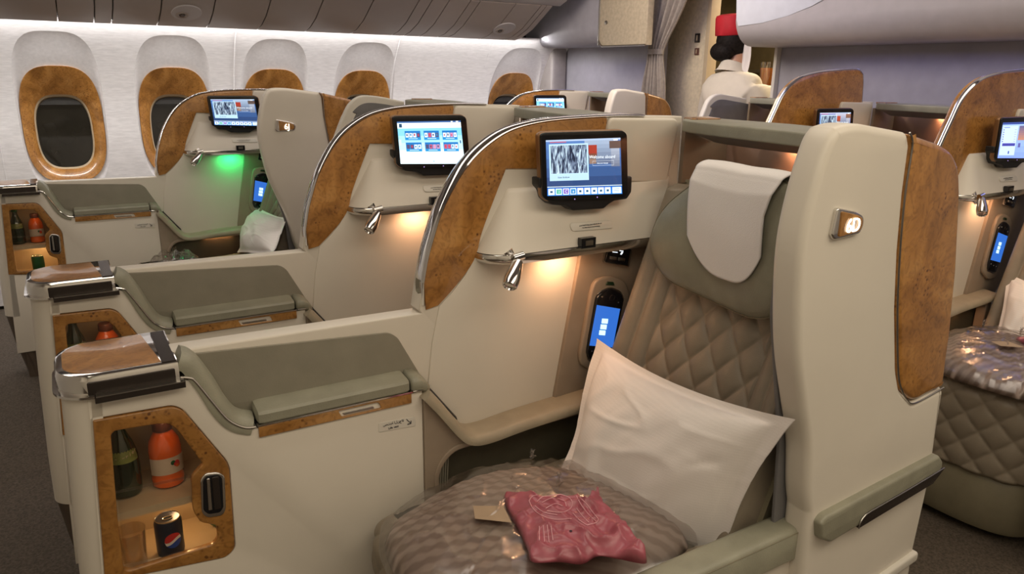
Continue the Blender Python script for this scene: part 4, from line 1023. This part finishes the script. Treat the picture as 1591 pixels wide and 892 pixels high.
# ================================================================== REAR SHELVES
def build_shelf():
    g = thing('rear_shelf', (1.25, 1.0, 1.0), 'x', 'shelf', 'grey shelves behind the headrests')
    z1 = 1.219
    fr = spline([(1.255, 1.292), (1.195, 1.235), (1.165, 1.12), (1.155, 1.0), (1.145, .88), (1.10, .80)], 5)
    bk = [(1.12, .79), (1.22, .785), (1.30, .86), (1.33, 1.05), (1.33, 1.292)]
    L = [(x, y) for x, y in fr] + bk
    place = lambda a, b_, c: Vector((a, b_, z1 - c - .003 * max(0, (1.1 - b_) * 3)))
    sh_ = plate('shelf_board', [L], 0, .026, LEATH, g, .004, place=place)
    lip = MB(); rings = []
    plate('burl_corner', [rnd([(1.243, 1.288), (1.222, 1.236), (1.30, 1.225), (1.325, 1.29)], .006)], 0, .006, BURLD, g, .002, place=lambda a, b_, c: Vector((a, b_, z1 + .003 - c)))
    # curved deep underside
    fr2 = [(x + .012, y) for x, y in fr]; mid_ = [(x + .10, y) for x, y in fr]
    b = MB(); n = len(fr)
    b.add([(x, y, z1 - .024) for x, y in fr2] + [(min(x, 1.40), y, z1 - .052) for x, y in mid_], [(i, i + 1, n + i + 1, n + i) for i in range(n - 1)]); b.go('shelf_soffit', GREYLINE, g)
    # niche: side and back
    MB().box(1.265, 1.43, 1.300, 1.312, .42, 1.196).go('niche_side', TAUPE, g)
    nb = MB(); nb.add([(1.43, 1.31, .42), (1.33, .755, .42), (1.43, 1.31, 1.20), (1.33, .755, 1.20)], [(0, 1, 3, 2)])
    o = nb.go('niche_back', NICHE, g); s = o.modifiers.new('s', 'SOLIDIFY'); s.thickness = .02; s.offset = 1
    MB().add([(1.362, 1.10, 1.172), (1.385, 1.10, 1.172), (1.325, .80, 1.172), (1.302, .80, 1.172), (1.362, 1.10, 1.178), (1.385, 1.10, 1.178), (1.325, .80, 1.178), (1.302, .80, 1.178)], [(0, 1, 2, 3), (4, 7, 6, 5), (0, 4, 5, 1), (1, 5, 6, 2), (2, 6, 7, 3), (3, 7, 4, 0)]).go('light_slot', emit('shelf_light_glow', (1, .55, .25), 5) if 'shelf_light_glow' not in bpy.data.materials else bpy.data.materials['shelf_light_glow'], g)
    return g
shelf = build_shelf(); shelf['label'] = 'nearest grey shelf with orange lit niche behind the white headrest cover'
area('niche_light', (1.345, .95, 1.168), (0, R(-14), R(-10)), .015, .28, .36, (1, .50, .26))
dup(shelf, OM, 'grey shelf with small burl corner right of the middle console')
dup(shelf, OM + RP, 'grey shelf before the violet bulkhead right of the tall flat topped wing'); area('niche_light', (1.345 + OM.x + RP.x, .95 + OM.y, 1.168), (0, R(-14), R(-10)), .015, .28, .36, (1, .50, .26))
dup(shelf, OF + RP, 'farthest grey shelf between the tiny tablet and the last shell')
OD = Vector((-.105, 1.31, 0))
dup(shelf, OD, 'thin grey shelf edge above the middle console arch')
dup(shelf, OD + RP + Vector((.05, 0, 0)), 'grey shelf edge in front of the cabin attendant')
# grey dividers with a white rim
def grey_div(pts, y, label, zb=.55):
    o_ = [at(px, py, Y=y) for px, py in pts]; L = [(p.x, p.z) for p in o_]; top = spline(L, 6)
    g = thing('grey_divider', (top[0][0] + .2, y, 0), label, 'divider', 'grey dividers with white rims')
    x1 = top[-1][0]
    plate('divider_panel', [top + [(x1, .05), (top[0][0] - .02, .05)]], y, .03, WHITE2, g, .008)
    inn = [(x + .028 if i < len(top) * .45 else x + .01, z - .026) for i, (x, z) in enumerate(top)]
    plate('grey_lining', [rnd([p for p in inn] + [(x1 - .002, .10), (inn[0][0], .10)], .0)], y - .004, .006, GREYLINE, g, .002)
    return g
grey_div([(515, 230), (526, 200), (535, 178), (545, 160), (562, 149), (590, 150), (629, 158)], 2.60, 'white rimmed grey divider between the 6J shell and the middle console')
grey_div([(1075, 215), (1088, 190), (1096, 170), (1103, 155), (1117, 146), (1140, 149), (1161, 153)], 2.60, 'white rimmed grey divider in front of the cabin attendant')

# ================================================================== DRINKS IN THE MINIBARS
def lerp_obj(o, kind): pass
GREENB = mat('dark_green_glass', (.006, .020, .008), .06, coat=1, var=.2); ORJ = mat('orange_juice', (.80, .13, .015), .25, coat=1, var=.05)
LABW = mat('cream_label', (.62, .52, .42), .45); LABG = mat('green_gold_label', (.16, .19, .05), .35, var=.3, scale=50); CAPB = mat('brown_cap', (.10, .03, .02), .4)
BLUE = mat('deep_blue_can', (.004, .010, .035), .3, metal=.3); CANTOP = mat('can_aluminium', (.75, .70, .6), .25, metal=1); REDP = mat('can_red', (.55, .02, .02), .35); BLUP = mat('can_blue', (.01, .06, .35), .35); WHP = mat('can_white', (.75, .72, .68), .4)
GRC = mat('green_can', (.01, .10, .03), .3, metal=.3); DKB = mat('black_can', (.01, .012, .01), .35)
zs = ZSHELF - .001; zf = .4565
def cyl_text(par, s, size, c, r, ang, z, mt_, tilt=0):
    for i, ch in enumerate(s):
        a = ang + (i - (len(s) - 1) / 2) * size * .52 / r; n = Vector((math.sin(a), -math.cos(a), 0)); t = Vector((math.cos(a), math.sin(a), 0))
        text('label_print', ch, size, mt_, par, Vector((c[0], c[1], z + tilt * (i - (len(s) - 1) / 2) * size * .5)) + n * (r + .0006), t, (0, 0, 1), .0002)
def band(c, r, a0, a1, z0, z1, mt_, name, par, n=16, wav=0):
    b = MB(); b.grid(lambda u, v: (c[0] + r * math.sin(a0 + (a1 - a0) * u), c[1] - r * math.cos(a0 + (a1 - a0) * u), z0 + (z1 - z0) * v + wav * math.sin(u * 3.1)), n, 6); return b.go(name, mt_, par, 80, fix=False)
def px_at(px, y, z=None):   # x position of a photo column at depth y and height z
    lo = at(px, 760, Y=y); return lo.x
def green_bottle(c):
    g = thing('water_bottle', (c[0], c[1], zs), 'x', 'bottle', 'green glass water bottles in minibars')
    pr = [(.018, 0), (.0255, .003), (.0265, .010), (.0265, .060), (.0255, .075), (.020, .098), (.012, .118), (.0095, .130), (.0095, .140), (.011, .141), (.011, .150), (0, .151)]
    MB().lathe(pr, (c[0], c[1], zs), 28).go('glass_body', GREENB, g)
    l = band(c, .0262, -.9, 1.1, zs + .068, zs + .096, LABG, 'label', g)
    for i, v in enumerate(l.data.vertices):
        w_ = v.co + g.location; t = max(0, (w_.z - zs - .075)) / .023; k = 1 - .26 * t; v.co = Vector((c[0] + (w_.x - c[0]) * k, c[1] + (w_.y - c[1]) * k, w_.z)) - g.location
    cyl_text(l, 'Perrier', .011, c, .0245, .28, zs + .080, CREAMI, .35)
    MB().lathe([(.0115, .138), (.0115, .152), (.010, .153), (0, .153)], (c[0], c[1], zs), 18).go('cap', GRC, g)
    return g
c1 = (px_at(197, 1.345), 1.345); bot = green_bottle(c1); bot['label'] = 'dark green water bottle on the upper shelf of the nearest minibar'
def orange_bottle(c):
    g = thing('juice_bottle', (c[0], c[1], zs), 'x', 'bottle', 'orange juice bottles in minibars')
    pr = [(.020, 0), (.0265, .003), (.0275, .010), (.0275, .018), (.026, .022), (.0275, .028), (.0275, .060), (.0278, .072), (.025, .088), (.017, .102), (.014, .107), (.014, .112), (0, .112)]
    MB().lathe(pr, (c[0], c[1], zs), 28).go('bottle_body', ORJ, g)
    l = band(c, .0279, -1.3, 1.5, zs + .026, zs + .058, LABW, 'label', g, wav=.003)
    for (a, z, r_, m_) in ((.55, .047, .006, REDP), (.32, .050, .0045, GRC), (.60, .044, .005, ORJ)):
        n = Vector((math.sin(a), -math.cos(a), 0)); MB().lathe([(r_, 0), (r_ * .8, .0006), (0, .0008)], Vector((c[0], c[1], zs + z)) + n * .0281, 12, n).go('fruit_print', m_, l)
    MB().lathe([(.0165, .107), (.0165, .122), (.015, .124), (0, .124)], (c[0], c[1], zs), 22).go('cap', CAPB, g)
    return g
c2 = (px_at(264, 1.345), 1.345); ora = orange_bottle(c2); ora['label'] = 'orange juice bottle with brown cap in the nearest minibar'
def can(c, mt_, emblem, z=zf, h=.074, r=.0235, grp='dark drink cans in minibars'):
    g = thing('drink_can', (c[0], c[1], z), 'x', 'can', grp)
    MB().lathe([(r * .8, 0), (r * .98, .004), (r, .008), (r, h - .008), (r * .9, h - .001)], (c[0], c[1], z), 28).go('can_body', mt_, g)
    MB().lathe([(r * .9, h - .002), (r * .93, h), (r * .88, h + .0006), (r * .84, h - .002), (0, h - .002)], (c[0], c[1], z), 28).go('can_lid', CANTOP, g)
    MB().tube([(c[0] + .008 * math.cos(a), c[1] - .004 + .005 * math.sin(a), z + h) for a in np.linspace(0, 6.28, 17)[:-1]], .001, 6, closed=True).go('ring_pull', CANTOP, g)
    if emblem:
        a0 = .18; rr_ = .0148
        def disc(f_lo, f_hi, m_, nm):
            def fn(u, v):
                x = (u * 2 - 1) * rr_ * .999; hz = math.sqrt(max(0, rr_ ** 2 - x * x)); lo_, hi_ = max(-hz, min(hz, f_lo(x / rr_) * rr_)), max(-hz, min(hz, f_hi(x / rr_) * rr_))
                zz = lo_ + (hi_ - lo_) * v; a = a0 + x / r; return (c[0] + (r + .0005) * math.sin(a), c[1] - (r + .0005) * math.cos(a), z + h * .50 + zz)
            MB().grid(fn, 20, 4).go(nm, m_, g, 80, fix=False)
        wv_ = lambda x: .12 * math.sin(x * 3) + .28 * x
        disc(lambda x: wv_(x) + .10, lambda x: 2, REDP, 'emblem_red'); disc(lambda x: wv_(x) - .28, lambda x: wv_(x) + .10, WHP, 'emblem_white'); disc(lambda x: -2, lambda x: wv_(x) - .28, BLUP, 'emblem_blue')
    return g
c3 = (at(268, 868, Y=1.32).x, 1.32); can1 = can(c3, BLUE, True); can1['label'] = 'dark blue drink can with round red white emblem in the nearest minibar'
can2 = can((.178, 1.375), GRC, False, grp='green drink cans in minibars'); can2['label'] = 'green can at the right side of the nearest minibar'
cupo = MB().lathe([(.020, 0), (.021, .002), (.025, .078), (.0256, .080), (.0246, .0795), (.0202, .004), (0, .003)], (at(208, 870, Y=1.30).x, 1.30, zf), 26).go('clear_cup', CLEARC); tag(cupo, 'clear cup left of the dark blue can in the nearest minibar', 'cup')
dup(bot, OM, 'green water bottle behind the glass of the middle minibar'); dup(ora, OM, 'dim orange juice bottle in the middle minibar')
dup(bot, OF, 'green water bottle in the far left minibar'); dup(ora, OF, 'orange juice bottle in the far left minibar')
can3 = can((c3[0] + OF.x, c3[1] + OF.y), GRC, False, grp='green drink cans in minibars'); can3['label'] = 'green can in the lit lower half of the far left minibar'

# ================================================================== CABIN ATTENDANT
def skin_fig(name, V, E_, rad, mt_, parent, lv=2):
    me = bpy.data.meshes.new(name); me.from_pydata(V, E_, []); 
    o = bpy.data.objects.new(name, me); C.objects.link(o)
    if parent: o.parent = parent
    md = o.modifiers.new('skin', 'SKIN'); md.use_smooth_shade = True
    for i, r_ in enumerate(rad):
        sv = me.skin_vertices[0].data[i]; sv.radius = r_ if isinstance(r_, tuple) else (r_, r_)
    me.skin_vertices[0].data[0].use_root = True
    s = o.modifiers.new('sub', 'SUBSURF'); s.levels = lv; s.render_levels = lv
    me.materials.append(mt_); return o
AX, AY = 3.36, 3.09
att = thing('person', (AX, AY, 0), 'cabin attendant in cream jacket and red pillbox hat seen from behind', 'person')
# local frame: faces +X; the left of the photo is +Y
def P_(x, y, z): return (x, y, z)
V = [P_(0, 0, .86), P_(0, 0, 1.00), P_(-.01, 0, 1.14), P_(-.005, 0, 1.24), P_(.01, 0, 1.33), P_(.02, .015, 1.39), P_(.03, .04, 1.44),      # pelvis..neck..head base
     P_(.035, .052, 1.50), P_(.035, .054, 1.575),
     P_(0, .155, 1.27), P_(.02, .215, 1.06), P_(.16, .18, .95), P_(.22, .16, .94),
     P_(0, -.145, 1.25), P_(.06, -.215, 1.09), P_(.24, -.22, 1.13), P_(.30, -.21, 1.135),
     P_(0, .09, .80), P_(.01, .095, .45), P_(-.01, .095, .08), P_(.10, .10, .03), P_(0, -.09, .80), P_(.01, -.095, .45), P_(-.01, -.095, .08), P_(.10, -.10, .03)]
E_ = [(0, 1), (1, 2), (2, 3), (3, 4), (4, 5), (5, 6), (6, 7), (7, 8), (3, 9), (9, 10), (10, 11), (11, 12), (3, 13), (13, 14), (14, 15), (15, 16), (0, 17), (17, 18), (18, 19), (19, 20), (0, 21), (21, 22), (22, 23), (23, 24)]
rad = [(.14, .12), (.115, .10), (.12, .09), (.10, .075), .050, .047, .06, (.075, .085), (.07, .08), .042, .036, .033, .028, .042, .036, .033, .028, .085, .055, .04, .03, .085, .055, .04, .03]
body = skin_fig('body', V, E_, rad, SKIN, att)
def fingers(base, d, nrm, par, name):
    side = Vector(d).cross(Vector(nrm)).normalized(); d = Vector(d).normalized(); nrm = Vector(nrm).normalized(); B = Vector(base)
    for k, (off, ln) in enumerate(((-.027, .062), (-.009, .072), (.009, .068), (.026, .054))):
        p = B + side * off; pts = [p, p + d * ln * .45, p + d * ln * .75 + nrm * ln * .25, p + d * ln * .8 + nrm * ln * .6]
        skin_fig('finger', [tuple(q) for q in pts], [(0, 1), (1, 2), (2, 3)], [.010, .0095, .0085, .007], SKIN, par, 1)
    p = B - d * .045 - side * .03; pts = [p, p - side * .02 + d * .02 + nrm * .012, p - side * .022 + d * .045 + nrm * .03]
    skin_fig('thumb', [tuple(q) for q in pts], [(0, 1), (1, 2)], [.013, .011, .009], SKIN, par, 1)
for (b0, b1) in ((V[12], V[11]), (V[16], V[15])):
    d = (Vector(b0) - Vector(b1)).normalized(); pm = skin_fig('hand', [b0, tuple(Vector(b0) + d * .04), tuple(Vector(b0) + d * .085)], [(0, 1), (1, 2)], [(.024, .020), (.036, .018), (.034, .016)], SKIN, att, 2)
    fingers(Vector(b0) + d * .09, d, (0, 0, -1), att, 'f')
# jacket: same pose, a little wider
JV = [P_(0, 0, .82), P_(0, 0, .98), P_(-.012, 0, 1.12), P_(-.012, 0, 1.245), P_(.005, .012, 1.335), P_(0, .15, 1.262), P_(.02, .222, 1.06), P_(.10, .20, .98), P_(0, -.145, 1.252), P_(.06, -.215, 1.09), P_(.16, -.215, 1.11)]
JE = [(0, 1), (1, 2), (2, 3), (3, 4), (3, 5), (5, 6), (6, 7), (3, 8), (8, 9), (9, 10)]
skin_fig('jacket', JV, JE, [(.17, .14), (.135, .115), (.155, .125), (.165, .118), (.090, .080), .082, .062, .05, .078, .062, .052], SHIRT, att)
MB().rings([[(AX + .012 + (.090 + k) * math.cos(a), AY + .030 + (.088 + k) * math.sin(a), z - .02 * math.cos(a)) for a in np.linspace(0, 2 * math.pi, 25)[:-1]] for z, k in ((1.335, .016), (1.352, -.002), (1.388, -.020), (1.391, -.030))], cap=False).go('collar', SHIRT, att, 60)
skin_fig('skirt', [P_(0, 0, .96), P_(0, 0, .80), P_(0, 0, .55)], [(0, 1), (1, 2)], [(.15, .12), (.19, .15), (.16, .14)], SKIRT, att)
# hair: cap of hair with a low bun
def ell(c, r, n=18, m_=12, f=None):
    b = MB(); rings = []
    for j in range(m_ + 1):
        ph = math.pi * (j / m_ - .5) * .999; rings.append([(c[0] + r[0] * math.cos(ph) * math.cos(t), c[1] + r[1] * math.cos(ph) * math.sin(t), c[2] + r[2] * math.sin(ph)) for t in np.linspace(0, 2 * math.pi, n + 1)[:-1]])
    b.rings(rings); return b
hx, hy = AX + .03, AY + .055
ell((hx - .010, hy, 1.512), (.100, .094, .105)).go('hair', HAIR, att, 180)
ell((hx - .070, hy + .018, 1.455), (.062, .080, .056)).go('hair_bun', HAIR, att, 180)
fc_ = ell((hx + .028, hy - .006, 1.492), (.075, .068, .095)).go('face', SKIN, att, 180)
for s in (1, -1):
    ell((hx + .092, hy + .028 * s - .006, 1.51), (.012, .014, .008), 10, 6).go('eye', TXTD, fc_, 180); ell((hx + .01, hy + .078 * s, 1.49), (.016, .010, .026), 10, 6).go('ear', SKIN, fc_, 180)
ell((hx + .108, hy - .006, 1.488), (.016, .011, .020), 10, 6).go('nose', SKIN, fc_, 180); ell((hx + .096, hy - .006, 1.448), (.010, .024, .007), 10, 6).go('mouth', REDP, fc_, 180)
b = MB(); rg = []
for z, r_ in ((1.532, .092), (1.536, .097), (1.58, .100), (1.625, .102), (1.640, .097), (1.647, .075), (1.650, .02)):
    rg.append([(hx - .018 + r_ * math.cos(t), hy + .006 + r_ * .98 * math.sin(t), z + .10 * (r_ * math.cos(t)) * .8 + .012) for t in np.linspace(0, 2 * math.pi, 29)[:-1]])
b.rings(rg).go('pillbox_hat', RED, att, 50)
def scarf(u, v):
    z = 1.56 - .28 * v; y = hy - .085 - .025 * v - (u - .5) * .055 * (1 + .4 * math.sin(v * 3)); x = hx - .01 + .03 * math.sin(v * 2.6) - .06 * v + .008 * math.sin(u * 9)
    return (x, y, z)
o = MB().grid(scarf, 16, 24).go('white_scarf', LINEN, att, 80); s = o.modifiers.new('s', 'SOLIDIFY'); s.thickness = .004
for o in [k for k in C.objects if k.parent == att and k.modifiers and k.name.split('.')[0] in ('body', 'hand', 'finger', 'thumb', 'jacket', 'skirt')]: pass

# galley trolley with drinks
TZ = at(1191, 136, X=3.78).z
tr = thing('service_trolley', (3.86, 2.86, 0), 'service trolley with dark top beside the cabin attendant', 'trolley')
plate('trolley_body', [rnd([(3.70, .06), (4.05, .06), (4.05, TZ - .02), (3.70, TZ - .02)], .01)], 2.74, .38, SATIN, tr, .006)
MB().box(3.68, 4.07, 2.72, 3.14, TZ - .02, TZ).go('trolley_top', DARKM, tr)
for x in (3.74, 4.01):
    for y in (2.78, 3.08): MB().lathe([(.03, 0), (.03, .02)], (x, y - .01, .03), 14, (0, 1, 0)).go('wheel', BLACKM, tr)
jg = at(1191, 136, X=3.78)
jug = thing('juice_jug', (3.78, jg.y, TZ), 'clear jug of bright orange juice at the attendant\'s right hand', 'jug')
MB().lathe([(.045, 0), (.048, .004), (.052, .115), (.0525, .15), (.050, .15), (.046, .006), (0, .005)], (3.78, jg.y, TZ), 24).go('jug_wall', CLEARC, jug)
MB().lathe([(.043, .006), (.048, .115), (0, .116)], (3.78, jg.y, TZ), 24).go('juice', mat('bright_orange_juice', (.85, .30, .02), .2), jug)
for i, (px, h, r_, m_, nm) in enumerate(((1206, .20, .035, CLEARC, 'clear_bottle'), (1214, .26, .03, CANTOP, 'steel_flask'), (1200, .12, .034, SATIN, 'steel_pot'))):
    q = at(px, 130, X=3.92); o = MB().lathe([(r_ * .9, 0), (r_, .006), (r_, h * .6), (r_ * .45, h * .82), (r_ * .42, h), (0, h)], (3.92 - .0 * i, q.y, TZ), 20).go(nm, m_); tag(o, ['clear bottle behind the orange juice on the trolley', 'tall steel flask beside the purple wall edge on the trolley', 'short steel pot behind the orange juice on the trolley'][i], ['bottle', 'flask', 'pot'][i])
gc = thing('galley_cabinet', (4.5, 3.2, 0), 'olive galley cabinet block beyond the doorway', 'cabinet')
plate('cabinet_box', [[(4.45, .02), (4.745, .02), (4.745, 1.35), (4.45, 1.35)]], 2.30, 1.6, GALL, gc, .005)
for k in range(3): MB().box(4.44, 4.452, 2.45 + k * .45, 2.85 + k * .45, .3, 1.2).go('door', GALL, gc)
MB().box(4.40, 4.745, 2.28, 3.92, 1.35, 1.37).go('counter', SATIN, gc)
# warm lamps in the side pockets of the far and right seats
area('pocket_light', (.82 + OF.x, 1.285 + OF.y, .552), (0, 0, 0), .12, .02, .35, (1, .45, .18)); area('pocket_light', (.82 + RP.x, 1.285, .552), (0, 0, 0), .12, .02, .35, (1, .45, .18))
